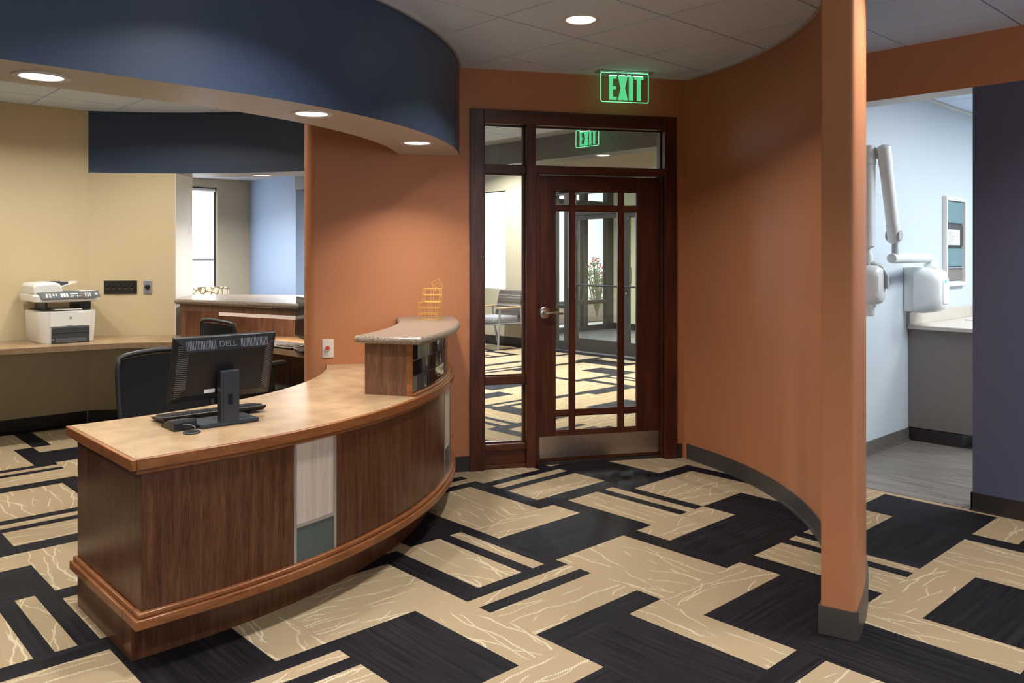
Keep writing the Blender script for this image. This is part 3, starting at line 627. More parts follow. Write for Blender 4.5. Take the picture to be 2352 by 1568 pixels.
# ------------------------------------------------------------------ reception desk
YE = .984
def dpath(r, a0=None, a1=None, n=44, y0=YE):
    if a1 is None: a1 = circ_wall(DC, r)-.02
    if a0 is None: return [(DC[0]+r, y0)]+arcpts(DC, r, 0, a1, n)
    return arcpts(DC, r, a0, a1, n)
desk = thing('reception_desk', 'curved walnut reception desk with tan worktop and raised stone counter', 'reception desk', (-3.2, 1.6, 0))
def dp(name, mb, mats, smooth=30, bevel=0, par=desk, kind=None): return mb.build(name, mats, par, smooth, bevel, True, kind)
dp('worktop', MB().strip(dpath(1.79), dpath(2.553), .702, .7398), 'laminate')
eb = MB().strip(dpath(2.5535), dpath(2.571), .701, .740); eb.box(DC[0]+1.79-.002, DC[0]+2.571, YE-.018, YE-.0005, .701, .740)
dp('edge_band', eb, 'cherry', 30, .003)
ap = MB().strip(dpath(2.52, y0=YE+.002), dpath(2.558, y0=YE+.002), .684, .7005); dp('apron_moulding', ap, 'cherry', 30, .003)
YP = 1.005
def panel(name, r0, r1, a0, a1, z0, z1, mat, n=18, first=False, bev=0.0):
    if first: i, o = dpath(r0, a1=a1, y0=YP+.020), dpath(r1, a1=a1, y0=YP+.020)
    else: i, o = dpath(r0, a0, a1, n), dpath(r1, a0, a1, n)
    return dp(name, MB().strip(i, o, z0, z1), mat, 30, bev)
AE = circ_wall(DC, 2.55)-.02
panel('front_panel', 2.528, 2.550, None, 10.25, .2075, .6835, 'walnut', first=True)
panel('front_panel', 2.528, 2.550, 15.42, 41.88, .2075, .6835, 'walnut', 24)
panel('front_panel', 2.528, 2.550, 47.06, AE, .2075, .6835, 'walnut', 14)
for a0, a1 in ((10.26, 15.41), (41.89, 47.05)):
    w = .31
    panel('metal_strip', 2.528, 2.5525, a0, a0+w, .2075, .6835, 'alu', 1); panel('metal_strip', 2.528, 2.5525, a1-w, a1, .2075, .6835, 'alu', 1)
    panel('metal_strip', 2.528, 2.5525, a0+w+.01, a1-w-.01, .347, .361, 'alu', 6)
    panel('inlay_panel', 2.528, 2.549, a0+w+.01, a1-w-.01, .3615, .6835, 'ash', 8)['label'] = 'pale ash upper inlay panel'
    panel('inlay_panel', 2.528, 2.549, a0+w+.01, a1-w-.01, .2075, .3465, 'grey_green', 8)['label'] = 'dark grey-green lower inlay panel'
bm_ = MB().strip(dpath(2.44, y0=YP-.028), dpath(2.580, y0=YP-.028), .155, .1885); bm_.box(DC[0]+1.80, DC[0]+2.44, YP-.028, YP-.0005, .155, .1885)
dp('base_moulding', bm_, 'cherry', 30, .003)
bm2 = MB().strip(dpath(2.50, y0=YP-.016), dpath(2.567, y0=YP-.016), .189, .207); bm2.box(DC[0]+1.805, DC[0]+2.50, YP-.016, YP-.0005, .189, .207)
dp('base_moulding', bm2, 'cherry', 30, .004)
dp('toe_kick', MB().strip(dpath(2.40, y0=YP+.02), dpath(2.45, y0=YP+.02), 0, .1548), 'walnut')
xe0, xe1, xt = DC[0]+1.812, DC[0]+2.5503, DC[0]+2.452
ep = MB(); prof = [(xe0, 0), (xt, 0), (xt, .1549), (xe1, .1549), (xe1, .700), (xe0, .700)]
ep.add([(x, YP, z) for x, z in prof]+[(x, YP+.0195, z) for x, z in prof], [tuple(range(6)), tuple(range(11, 5, -1))]+[(i, 6+i, 6+(i+1) % 6, (i+1) % 6) for i in range(6)])
dp('end_panel', ep, 'walnut', None)
dp('modesty_panel', MB().strip(dpath(2.36, y0=YP+.03), dpath(2.385, y0=YP+.03), .02, .70), 'walnut')
# raised transaction counter
RA0 = 30.2; ra1 = lambda r: circ_wall(DC, r)-.02
rb = MB().strip(arcpts(DC, 2.27, RA0, ra1(2.27), 24), arcpts(DC, 2.524, RA0, ra1(2.524), 24), .7402, .9995); riser = dp('riser', rb, 'walnut_light', 30)
riser['label'] = 'walnut riser box carrying the stone counter, faced with glass mosaic'
dp('corner_strip', MB().strip(arcpts(DC, 2.500, RA0-.12, RA0-.005, 1), arcpts(DC, 2.532, RA0-.12, RA0-.005, 1), .7402, .9995), 'cherry')
dp('riser_trim', MB().strip(arcpts(DC, 2.5245, RA0, ra1(2.55), 24), arcpts(DC, 2.548, RA0, ra1(2.55), 24), .7402, .757), 'cherry', 30, .004)
dp('stone_counter', MB().strip(arcpts(DC, 2.230, 28.9, ra1(2.235), 30), arcpts(DC, 2.606, 28.9, ra1(2.606), 30), 1.0, 1.0395), 'granite', 60, 0)
sc_ = [o for o in desk.children if o.name.startswith('stone_counter')][0]
bvm = sc_.modifiers.new('bevel', 'BEVEL'); bvm.width = .0185; bvm.segments = 4; bvm.limit_method = 'ANGLE'; bvm.angle_limit = rad(50)
sc_['label'] = 'polished brown stone counter with bullnose edge'
def riser_part(name, mb, mat): return mb.build(name, mat, riser, None, 0, True)
riser_part('grout_bed', MB().strip(arcpts(DC, 2.5245, RA0+.15, ra1(2.526), 30), arcpts(DC, 2.5275, RA0+.15, ra1(2.526), 30), .758, .9985), 'grout')
tw = .0485; dA = math.degrees(tw/2.53)
for r in range(3):
    a = RA0+.2 + (0 if r != 1 else .35*dA); z0 = .7605+.0795*r
    k = 0
    if r == 1: starts = [(RA0+.2, .33)]
    else: starts = []
    while a+dA < ra1(2.53): starts.append((a, .94)); a += dA
    for (aa_, fr) in starts:
        a_m = rad(aa_+dA*fr/2)
        hw_ = tw*fr/2-.0006
        me = MB().box(0, .0052, -hw_, hw_, 0, .0758).mesh('mosaic_tile', 'mosaic_glass')
        o = link('mosaic_tile', me, riser); o.matrix_parent_inverse = parent_world(riser).inverted()
        o.location = (DC[0]+2.5276*math.cos(a_m), DC[1]+2.5276*math.sin(a_m), z0); o.rotation_euler = (0, random.uniform(-.012, .012), a_m+random.uniform(-.03, .03))

# ------------------------------------------------------------------ things on the desk
DZ = .740
def text_mesh(txt, size, depth, mat):
    c = bpy.data.curves.new('lettering', 'FONT'); c.body = txt; c.size = size; c.extrude = depth; c.align_x = 'CENTER'; c.align_y = 'CENTER'
    o = bpy.data.objects.new('lettering', c); COL.objects.link(o); dg = bpy.context.evaluated_depsgraph_get(); me = bpy.data.meshes.new_from_object(o.evaluated_get(dg))
    bpy.data.objects.remove(o, do_unlink=True); me.materials.clear(); me.materials.append(MAT[mat]); return me
def monitor(label, loc, rz, w=.434, h=.275, tilt=15, bottom=.106):
    # local: back faces +x, screen faces -x
    t = thing('computer_monitor', label, 'monitor', loc, rz)
    M = T(-.105, 0, bottom) @ Matrix.Rotation(rad(tilt), 4, 'Y')     # panel frame: z up along the screen
    hs = MB()
    def ring(x, iw, z0, z1): return [M @ Vector((x, -iw, z0)), M @ Vector((x, iw, z0)), M @ Vector((x, iw, z1)), M @ Vector((x, -iw, z1))]
    hs.loft([[tuple(p) for p in ring(0, w/2, 0, h)], [tuple(p) for p in ring(.022, w/2, 0, h)], [tuple(p) for p in ring(.024, w/2-.006, .006, h-.006)], [tuple(p) for p in ring(.048, w/2-.055, .035, h-.052)]], 0)
    hs.build('housing', 'black_plastic', t, None, .0025)
    MB().box(-.003, -.0002, -w/2+.014, w/2-.014, .016, h-.014, 0, M).build('screen', 'screen', t)
    MB().box(-.0031, -.0003, w/2-.016, w/2-.012, h-.009, h-.006, 0, M).build('power_light', 'arm_wood', t)
    vt = MB()
    for k in range(26):           # side slots
        z = .022+(h-.055)*k/25; ly = .046*min(1, (k+1)/6, (27-k)/4)
        for sgn in (-1, 1):
            y0 = w/2-.012; f0, f1 = (.010)/.049, (.010+ly*.82)/.049
            def pt(f, z_): return M @ Vector((.0246+.024*max(0, min(1, f)), sgn*(w/2-.006-.049*f), z_))
            a, b, c, d = pt(f0, z), pt(f1, z), pt(f1, z+.0032), pt(f0, z+.0032)
            e = Vector((.0006, 0, 0)); vt.add([tuple(p) for p in (a, b, c, d)]+[tuple(p+e) for p in (a, b, c, d)], [(0, 1, 2, 3), (4, 5, 6, 7), (0, 1, 5, 4), (1, 2, 6, 5), (2, 3, 7, 6), (3, 0, 4, 7)])
    for k in range(54):           # top slots
        y = -w/2+.045+(w-.09)*k/53
        if abs(y) < .052: continue
        def pu(f, y_): return M @ Vector((.0246+.024*f, y_, h-.006-.046*f))
        a, b, c, d = pu(.15, y), pu(.85, y), pu(.85, y+.0035), pu(.15, y+.0035); e = Vector((.0006, 0, .0003))
        vt.add([tuple(p) for p in (a, b, c, d)]+[tuple(p+e) for p in (a, b, c, d)], [(0, 1, 2, 3), (4, 5, 6, 7), (0, 1, 5, 4), (1, 2, 6, 5), (2, 3, 7, 6), (3, 0, 4, 7)])
    vt.build('vent_slots', 'vent_grey', t, kind='stuff')
    lg = link('logo_lettering', text_mesh('DELL', .034, .0008, 'vent_grey'), t)
    nx = Vector((.046, 0, .024)).normalized(); up_ = Vector((-.024, 0, .046)).normalized()
    R_ = Matrix(((0, up_.x, nx.x), (1, 0, 0), (0, up_.z, nx.z))).to_4x4()
    lg.matrix_local = M @ T(.0368, 0, h-.0295) @ R_; lg['label'] = 'raised block lettering on the rear'
    MB().box(.046, .0490, -.085, -.040, .040, .056, 0, M).build('sticker', 'paper', t)
    MB().box(-.02, .016, -.040, .040, .0, .225).build('neck', 'navy_plastic', t, None, .004)
    MB().box(.0163, .0170, -.010, .010, .085, .128).build('cable_slot', 'screen', t)
    MB().box(.0163, .0185, -.030, -.027, .01, .20).build('neck_seam', 'navy_plastic', t)
    MB().prism(rrect(.165, .252, .012), 0, .016, 0, M=T(-.06, 0, 0)).build('base', 'navy_plastic', t, None, .004)
    MB().box(-.125, -.03, .05, .11, .0162, .0172).build('base_recess', 'black_plastic', t)
    return t
monitor('black flat monitor seen from behind on the reception desk', (-3.285, 1.468, DZ), 0)
def keyboard(label, loc, rz, w=.455, d=.15):
    # local: long side along y, rear edge towards +x
    t = thing('keyboard', label, 'keyboard', loc, rz)
    b = MB(); b.loft([[(-d/2+.008, -w/2+.01, .004), (d/2-.012, -w/2+.012, .010), (d/2-.012, w/2-.012, .010), (-d/2+.008, w/2-.01, .004)], [(-d/2, -w/2, .012), (d/2, -w/2, .028), (d/2, w/2, .028), (-d/2, w/2, .012)], [(-d/2+.004, -w/2+.003, .016), (d/2-.003, -w/2+.003, .032), (d/2-.003, w/2-.003, .032), (-d/2+.004, w/2-.003, .016)]])
    b.build('body', 'black_plastic', t, None, .002)
    kb = MB()
    for r in range(6):
        for c in range(21):
            if c in (15, 16) and r > 3 and c == 15: continue
            y = -w/2+.016+.0202*c; x = -d/2+.016+.0205*r
            z = .016+.016*(x+d/2)/d
            kb.loft([[(x, y, z), (x+.018, y, z+.002), (x+.018, y+.018, z+.002), (x, y+.018, z)], [(x+.003, y+.003, z+.007), (x+.015, y+.003, z+.009), (x+.015, y+.015, z+.009), (x+.003, y+.015, z+.007)]])
    kb.build('keys', 'key_grey', t, kind='stuff')
    for s_ in (-1, 1): MB().box(d/2-.03, d/2-.012, s_*(w/2-.06)-.012, s_*(w/2-.06)+.012, .0005, .012).build('foot', 'black_plastic', t)
    return t
keyboard('black keyboard lying behind the monitor on the reception desk', (-3.515, 1.487, DZ), rad(-1))
kt = thing('keypad_terminal', 'black wedge-shaped keypad terminal beside the monitor base', 'keypad', (-3.36, 1.291, DZ), 0)
MB().loft([[(-.072, -.045, 0), (-.072, .045, 0), (-.072, .045, .008), (-.072, -.045, .008)], [(-.03, -.045, 0.004), (-.03, .045, .004), (-.03, .045, .022), (-.03, -.045, .022)], [(.03, -.046, .002), (.03, .046, .002), (.03, .046, .040), (.03, -.046, .040)], [(.066, -.046, 0), (.066, .046, 0), (.066, .046, .042), (.066, -.046, .042)], [(.072, -.046, 0), (.072, .046, 0), (.072, .046, .032), (.072, -.046, .032)]]).build('body', 'black_plastic', kt, None, .003)
kk = MB()
for r in range(4):
    for c in range(4):
        x = -.062+.022*r; y = -.036+.019*c; z = .010+.0135*(x+.072)/.042*.9
        kk.box(x, x+.016, y, y+.014, z, z+.005)
kk.build('keys', 'key_grey', kt, kind='stuff')
pk = thing('cable_grommet', 'flat round black puck with a short cable in front of the keypad', 'grommet', (-3.226, 1.291, DZ), 0)
MB().lathe([(.001, 0), (.033, 0), (.034, .003), (.031, .006), (.02, .0075), (.001, .008)], 28).build('cap', 'black_plastic', pk, 50)
MB().tube([(.004, .012, .008), (-.004, .014, .022), (-.022, .004, .028), (-.050, -.006, .026), (-.060, -.012, .026)], .0018, 6).build('cable', 'vent_grey', pk, 60)
# wire cubes on the stone counter
def wire_cube(name, label, loc, rot, sx, sy, sz, nx, ny, nz):
    t = thing(name, label, 'wire ornament', loc); t.rotation_euler = rot; t['group'] = 'gold wire cubes'
    b = MB(); r = .0017
    for k in range(nz+1):
        z = r+(sz-2*r)*k/nz
        b.tube([(-sx/2, -sy/2, z), (sx/2, -sy/2, z), (sx/2, sy/2, z), (-sx/2, sy/2, z)], r, 6, closed=True)
    b.build('rungs', 'gold', t)
    for i in range(nx+1):
        for j in range(ny+1):
            if 0 < i < nx and 0 < j < ny: continue
            x = -sx/2+sx*i/nx; y = -sy/2+sy*j/ny
            MB().tube([(x, y, r), (x, y, sz-r)], r*.8, 6).build('upright', 'gold', t)
    return t
wire_cube('wire_cube', 'lowest and widest gold wire cube of the stack on the stone counter', (-4.10, 3.135, 1.0395), (0, 0, rad(38)), .125, .10, .112, 3, 3, 3)
wire_cube('wire_cube', 'middle gold wire cube of the stack on the stone counter', (-4.095, 3.145, 1.152), (0, 0, rad(62)), .105, .10, .084, 2, 2, 2)
wire_cube('wire_cube', 'small tilted gold wire cube on top of the stack', (-4.065, 3.178, 1.2395), (rad(28), rad(-30), rad(40)), .052, .045, .045, 1, 1, 1)

# ------------------------------------------------------------------ task chairs
def task_chair(label, loc, rz, bw=.50, top=.945, arms=True):
    t = thing('task_chair', label, 'office chair', loc, rz, 'mesh office chairs')
    def bp(u, v):      # u -1..1 across, v 0..1 up
        y = u*(bw/2)*(1-.05*(1-v)); z = .50+(top-.50)*v*(1-.045*u*u*(v > .5)*(v-.5)*2)
        x = -.235-.05*v-.03*math.sin(v*PI)*.6+.055*u*u
        return (x, y, z)
    nu, nv = 14, 10; g = MB(); vs = []; fs = []
    for k in range(nv+1):
        for i in range(nu+1): vs.append(bp(-0.93+1.86*i/nu, .04+.93*k/nv))
    m = len(vs); vs += [(x-.006, y, z) for x, y, z in vs]
    for k in range(nv):
        for i in range(nu):
            a = k*(nu+1)+i; fs += [(a, a+1, a+nu+2, a+nu+1), (m+a+1, m+a, m+a+nu+1, m+a+nu+2)]
    g.add(vs, fs).build('mesh_back', 'chair_fabric', t, 60)
    path = [bp(-.97, v/8) for v in range(0, 8)]+[bp(-.97+.04, 1.0)]+[bp(-.8+1.6*k/8, 1.015) for k in range(9)]+[bp(.93, 1.0)]+[bp(.97, v/8) for v in range(7, -1, -1)]+[bp(.6-.3*k, 0) for k in range(5)]
    MB().tube(path, .013, 8, closed=True).build('back_frame', 'chair_frame', t, 60)
    st = MB(); prof = rrect(.50, .50, .12, 6)
    st.loft([[(x*.96, y*.96, .42) for x, y in prof], [(x, y, .435) for x, y in prof], [(x, y, .475) for x, y in prof], [(x*.93, y*.93, .495) for x, y in prof]]).build('seat', 'chair_fabric', t, 50)
    MB().tube([(-.28, 0, .60), (-.30, 0, .46), (-.2, 0, .40), (0, 0, .40)], [.03, .03, .03, .04], 10).build('back_bracket', 'chair_frame', t, 60)
    for s_ in ((-1, 1) if arms else ()):
        a = MB().box(-.03, .03, s_*.285-.018, s_*.285+.018, .42, .67).box(-.025, .035, min(s_*.20, s_*.285), max(s_*.20, s_*.285), .405, .425); arm = a.build('arm', 'chair_frame', t, None, .008)
        pr = rrect(.25, .085, .035, 5); MB().loft([[(x*.9, y*.9+s_*.285, .668) for x, y in pr], [(x, y+s_*.285, .676) for x, y in pr], [(x, y+s_*.285, .690) for x, y in pr], [(x*.92, y*.86+s_*.285, .699) for x, y in pr]]).build('arm_pad', 'chair_frame', arm, 50)
    MB().lathe([(.025, .08), (.025, .25), (.035, .25), (.035, .41)], 16).build('gas_column', 'black_plastic', t, 40)
    for k in range(5):
        a = 2*PI*k/5+.3; c, s_ = math.cos(a), math.sin(a)
        lg = MB().tube([(0, 0, .10), (c*.16, s_*.16, .085), (c*.29, s_*.29, .065)], [.03, .022, .016], 8).build('base_leg', 'black_plastic', t, 50)
        MB().lathe([(.028, -.011), (.030, -.008), (.030, .008), (.028, .011)], 14, (0, 0, 0), 0, T(c*.30, s_*.30, .0305) @ Rz(a+.4) @ Matrix.Rotation(PI/2, 4, 'X')).build('caster', 'chair_frame', lg, 40)
    return t
task_chair('black mesh office chair pulled up behind the reception desk', (-4.07, 1.60, 0), rad(2), arms=False)
task_chair('black office chair at the pass-through workstation in the nook', (-5.625, 2.66, 0), rad(95), .48, .985)

# ------------------------------------------------------------------ office nook: work counter and pass-through
CZ = .745
front = [(-7.06, -2.69), (-7.06, .4), (-7.035, 1.39), (-6.965, 1.805), (-6.905, 2.174), (-6.80, 2.36), (-6.69, 2.496), (-6.52, 2.64), (-6.33, 2.74), (-6.07, 2.84), (-5.78, 2.915), (-5.35, 2.947), (-5.05, 2.93)]
back_ = arcpts(NC, NR-.002, NA1+.5, NA0-.3, 30)+[(XL+.004, 2.16), (XL+.004, -2.69)]
wc = thing('work_counter', 'long brown laminate counter curving round the office nook', 'counter', (-7.3, 1.6, 0))
MB().prism(front+back_, CZ-.042, CZ, 1, 0).build('worktop', ['laminate', 'laminate_dark'], wc, 30, 0, True)
MB().box(XL+.02, -7.15, -.72, -.68, 0, CZ-.0425).build('support_panel', 'laminate_dark', wc, world=True)
MB().box(-6.55, -6.51, 2.75, 3.15, 0, CZ-.0425).build('support_panel', 'laminate_dark', wc, world=True)
pt_ = thing('pass_through_counter', 'raised stone topped pass-through counter with walnut apron', 'counter', (-6.2, 3.1, 0))
AJ = NAJ-.3
gf = [(-6.80, 2.575), (-6.77, 2.60), (-6.45, 2.715), (-6.062, 2.829), (-5.567, 2.977), (-5.2, 3.06)]
gb = arcpts(NC, NR+.40, NA1, AJ, 26)+[(-7.16, 2.76)]
gr = MB().prism(gf+gb, 1.042, 1.083).build('stone_top', 'granite', pt_, 50, 0, True)
m_ = gr.modifiers.new('bevel', 'BEVEL'); m_.width = .017; m_.segments = 3; m_.limit_method = 'ANGLE'; m_.angle_limit = rad(50)
inn = [(-6.79, 2.62), (-6.45, 2.745), (-6.062, 2.859), (-5.567, 3.007), (-5.2, 3.09)]
out = [(x+.006, y+.03) for x, y in inn]
MB().strip(inn, out, .990, 1.0415).build('apron', 'walnut_light', pt_, 30, 0, True)
MB().strip(arcpts(NC, NR+.34, AJ-.3, NA1, 26), arcpts(NC, NR+.37, AJ-.3, NA1, 26), 0, 1.0415).build('back_panel', 'walnut_light', pt_, 30, 0, True)
ck = [(-6.788, 2.627), (-6.745, 2.645), (-7.06, 3.06), (-7.13, 3.00)]
MB().prism(ck, CZ+.0005, .9895).build('side_cheek', 'walnut_light', pt_, None, 0, True)
MB().strip([(x+.012, y+.05) for x, y in inn[1:5]], [(x+.02, y+.10) for x, y in inn[1:5]], .958, .9895).build('light_bar', 'light_bar', pt_, 30, 0, True)['label'] = 'slim under-counter light bar'
ld = bpy.data.lights.new('lamp', 'AREA'); ld.shape = 'RECTANGLE'; ld.size = 1.0; ld.size_y = .04; ld.energy = 22; ld.color = (1, .82, .64)
lo = bpy.data.objects.new('lamp', ld); COL.objects.link(lo); lo.parent = pt_; lo.matrix_parent_inverse = parent_world(pt_).inverted(); lo.location = (-5.9, 2.99, .953); lo.rotation_euler = (rad(42), 0, rad(14))
mon2 = monitor('black monitor at the pass-through workstation, half hidden by the orange wall', (-5.37, 3.06, CZ), rad(75), .42, .30, 2, .09)
keyboard('black keyboard on the nook counter beside the orange wall', (-5.50, 3.03, CZ), rad(96), .44, .14).location = (-5.745, 2.985, CZ)
# wall plates on the curved nook wall
def on_nook(ang, z): a = rad(ang); return (NC[0]+(NR-.004)*math.cos(a), NC[1]+(NR-.004)*math.sin(a), z), a-PI/2   # local -y faces the room
loc, rz = on_nook(nang((-7.546, 2.395)), 1.165)
sp = thing('switch_panel', 'black five-gang dimmer panel on the curved beige wall', 'switch panel', loc, rz)
MB().box(-.135, .135, -.008, 0, -.058, .058).build('plate', 'switch_black', sp, None, .002)
for k in range(5):
    x = -.104+.049*k; MB().lathe([(.011, 0), (.010, .010), (.004, .012)], 12, (0, 0, 0), 0, T(x, -.0082, .012) @ Matrix.Rotation(PI/2, 4, 'X')).build('knob', 'black_plastic', sp, 40)
    MB().box(x-.008, x+.008, -.0088, -.0082, -.014, -.0115).build('mark', 'plate_grey', sp)
    MB().lathe([(.0028, 0), (.001, .002)], 8, (0, 0, 0), 0, T(x-.002, -.0205, .0135) @ Matrix.Rotation(PI/2, 4, 'X')).build('knob_tip', 'chrome_grey', sp)
loc, rz = on_nook(nang((-7.394, 2.56)), 1.165)
vk = thing('volume_control', 'grey wall plate with a single black volume knob beside the dimmer panel', 'volume control', loc, rz)
MB().box(-.036, .036, -.006, 0, -.058, .058).build('plate', 'plate_grey', vk, None, .002)
MB().lathe([(.022, 0), (.020, .008), (.017, .022), (.014, .024)], 20, (0, 0, 0), 0, T(0, -.0062, .002) @ Matrix.Rotation(PI/2, 4, 'X')).build('knob', 'black_plastic', vk, 40)
for z in (.046, -.046): MB().lathe([(.004, 0), (.002, .002)], 8, (0, 0, 0), 0, T(0, -.0062, z) @ Matrix.Rotation(PI/2, 4, 'X')).build('screw', 'chrome_grey', vk)
rp = thing('call_button', 'ivory wall plate with a red push button on the orange wall', 'push button', (*wp(-.928, .001), .844), WA)
MB().box(-.036, .036, -.007, 0, -.059, .059).build('plate', 'plate_ivory', rp, None, .003)
MB().lathe([(.019, 0), (.019, .004)], 20, (0, 0, 0), 0, T(-.002, -.0072, .004) @ Matrix.Rotation(PI/2, 4, 'X')).build('collar', 'chrome_grey', rp, 40)
MB().lathe([(.015, 0), (.015, .012), (.012, .015)], 20, (0, 0, 0), 0, T(-.002, -.0112, .004) @ Matrix.Rotation(PI/2, 4, 'X')).build('button', 'red_btn', rp, 40)
for z in (.043, -.043): MB().lathe([(.0035, 0), (.002, .002)], 8, (0, 0, 0), 0, T(0, -.0072, z) @ Matrix.Rotation(PI/2, 4, 'X')).build('screw', 'chrome_grey', rp)

# ------------------------------------------------------------------ printer (front faces +x)
pr = thing('printer', 'white multifunction laser printer with a dark paper tray on the nook counter', 'printer', (-7.415, 1.900, CZ), 0)
def plan(xb, xf, w, r=.075, n=6):
    p = [(xb, -w), (xf-r*.55, -w)]
    p = [(xb, -w)]+[(xf-r+r*math.sin(rad(90*k/n)), -w+r-r*math.cos(rad(90*k/n))) for k in range(n+1)]+[(xf-r+r*math.cos(rad(90*k/n)), w-r+r*math.sin(rad(90*k/n))) for k in range(n+1)]+[(xb, w)]
    return p
bd_ = MB(); lv = [(0.002, .195), (.012, .200), (.13, .206), (.248, .212), (.255, .208)]
bd_.loft([[(x, y, z) for x, y in plan(-.225, .215+.010*(z/.25), w)] for z, w in lv]); bd_.build('body', 'print_white', pr, 45)
MB().prism(plan(-.21, .19, .185), .2552, .262).build('top_tray', 'print_dark', pr, 40)
fb = MB().box(.222, .2275, -.138, .156, .132, .250).build('front_door', 'print_light', pr, None, .003)
MB().box(.2277, .2305, -.022, .020, .134, .142).build('latch', 'plate_grey', fb)
lgp = MB().lathe([(.001, 0), (.0085, 0), (.0085, .0012), (.001, .0016)], 20, (0, 0, 0), 0, T(.2277, .008, .200) @ Matrix.Rotation(PI/2, 4, 'Y') @ Matrix.Diagonal((1, 1.1, 1, 1))).build('emblem', 'print_panel', fb)
lt = link('emblem_lettering', text_mesh('hp', .0125, .0004, 'paper'), fb); lt.matrix_local = T(.2296, .008, .2005) @ Matrix(((0, 0, 1), (1, 0, 0), (0, 1, 0))).to_4x4()
MB().box(.10, .224, -.105, .095, .2622, .270).build('output_stop', 'print_light', pr, None, .003)
tr_ = MB(); shape = [(-.130, .003), (.145, .003), (.145, .118), (.135, .128), (-.120, .128), (-.130, .118)]
tr_.add([(.2265, y, z) for y, z in shape]+[(.236, y, z) for y, z in shape], [tuple(range(5, -1, -1)), tuple(range(6, 12))]+[(i, (i+1) % 6, 6+(i+1) % 6, 6+i) for i in range(6)])
tray = tr_.build('paper_tray', 'print_dark', pr, None, .003)
MB().box(.2362, .2395, -.105, .120, .006, .038).build('tray_handle', 'print_panel', tray, None, .002); MB().box(.2362, .2368, -.125, .140, .078, .081).build('tray_seam', 'screen', tray)
MB().box(.2362, .2372, -.122, -.116, .030, .036).build('level_mark', 'paper', tray)
MB().box(-.20, .12, -.150, -.130, .2622, .338).build('scanner_post', 'print_dark', pr, None, .003); MB().box(-.20, .12, .110, .188, .2622, .338).build('scanner_post', 'print_dark', pr, None, .003)
sl = MB(); sw = [(.326, .215, .225), (.333, .238, .240), (.375, .245, .236), (.392, .240, .215)]
sl.loft([[(x, y-.008, z) for x, y in plan(-.225, xf, w, .07)] for z, w, xf in sw]); sc2 = sl.build('scanner', 'print_light', pr, 40)
cpn = MB(); cpn.add([(.232, -.205, .346), (.232, .225, .352), (.178, .225, .400), (.178, -.225, .397), (.238, -.20, .349), (.238, .222, .355), (.186, .222, .403), (.186, -.222, .400)], [(0, 1, 2, 3), (4, 5, 6, 7), (0, 4, 5, 1), (1, 5, 6, 2), (2, 6, 7, 3), (3, 7, 4, 0)])
cpo = cpn.build('control_panel', 'print_panel', pr); cpo.location = (.017, 0, .007)
bt = {'print_light': MB(), 'teal_btn': MB(), 'pink_btn': MB(), 'paper': MB()}
Bx = Vector((.238, -.20, .349)); Ux = Vector((0, 1, .0138)).normalized(); Vx = Vector((-.052, 0, .051)).normalized(); Nx = Ux.cross(Vx)
if Nx.x < 0: Nx = -Nx
PM = Matrix((( Ux.x, Vx.x, Nx.x, Bx.x), (Ux.y, Vx.y, Nx.y, Bx.y), (Ux.z, Vx.z, Nx.z, Bx.z), (0, 0, 0, 1)))
def btn(k, x0, x1, y0, y1): bt[k].box(x0, x1, y0, y1, -.001, .0022, 0, PM)
for c in range(2):
    for r in range(4): btn('print_light', .030+.022*c, .044+.022*c, .012+.011*r, .019+.011*r)
for c in range(2):
    for r in range(2): btn('print_light', .078+.02*c, .090+.02*c, .026+.014*r, .034+.014*r)
btn('teal_btn', .085, .103, .010, .018)
for c in range(3): btn('print_light', .135+.019*c, .149+.019*c, .012, .050)
btn('paper', .205, .260, .038, .050)
for c, k in enumerate(('print_light', 'print_light', 'teal_btn', 'print_light')): btn(k, .202+.016*c, .213+.016*c, .014, .022)
btn('pink_btn', .268, .280, .014, .024); btn('pink_btn', .284, .291, .034, .044)
for c in range(3):
    for r in range(4): btn('print_light', .310+.017*c, .320+.017*c, .010+.011*r, .017+.011*r)
btn('teal_btn', .333, .348, .006, .012); btn('paper', .385, .405, .026, .042)
for k, b_ in bt.items(): b_.build('buttons', k, cpo)
MB().box(.150, .186, -.085, .085, .3925, .412).build('handle_recess', 'print_dark', pr, None, .004)
MB().prism([(-.22, -.04), (.165, -.04), (.165, .22), (-.20, .20)], .3925, .409).build('lid', 'print_light', pr, None, .004)
hp_ = MB(); pf = [(-.245, .393), (-.245, .455), (-.225, .475), (-.10, .485), (-.055, .470), (-.042, .440), (-.030, .393)]
hp_.add([(-.205, y, z) for y, z in pf]+[(.165, y, z) for y, z in pf]+[(.185, y*.98-.004, .393+(z-.393)*.85) for y, z in pf], [tuple(range(6, -1, -1)), tuple(range(14, 21))]+[(i, (i+1) % 7, 7+(i+1) % 7, 7+i) for i in range(7)]+[(7+i, 7+(i+1) % 7, 14+(i+1) % 7, 14+i) for i in range(7)])
adf = hp_.build('document_feeder', 'print_light', pr, None, .008)
ft = MB(); ft.add([(-.16, -.045, .435), (.10, -.045, .435), (.06, .105, .478), (-.13, .105, .478), (-.16, -.045, .443), (.10, -.045, .443), (.06, .105, .484), (-.13, .105, .484)], [(3, 2, 1, 0), (4, 5, 6, 7), (0, 1, 5, 4), (1, 2, 6, 5), (2, 3, 7, 6), (3, 0, 4, 7)])
fto = ft.build('feeder_tray', 'print_light', pr)
MB().box(-.12, -.11, -.05, .02, .444, .484, 0).build('paper_guide', 'print_dark', fto); MB().box(.045, .055, -.045, .035, .446, .482, 0).build('paper_guide', 'print_dark', fto)

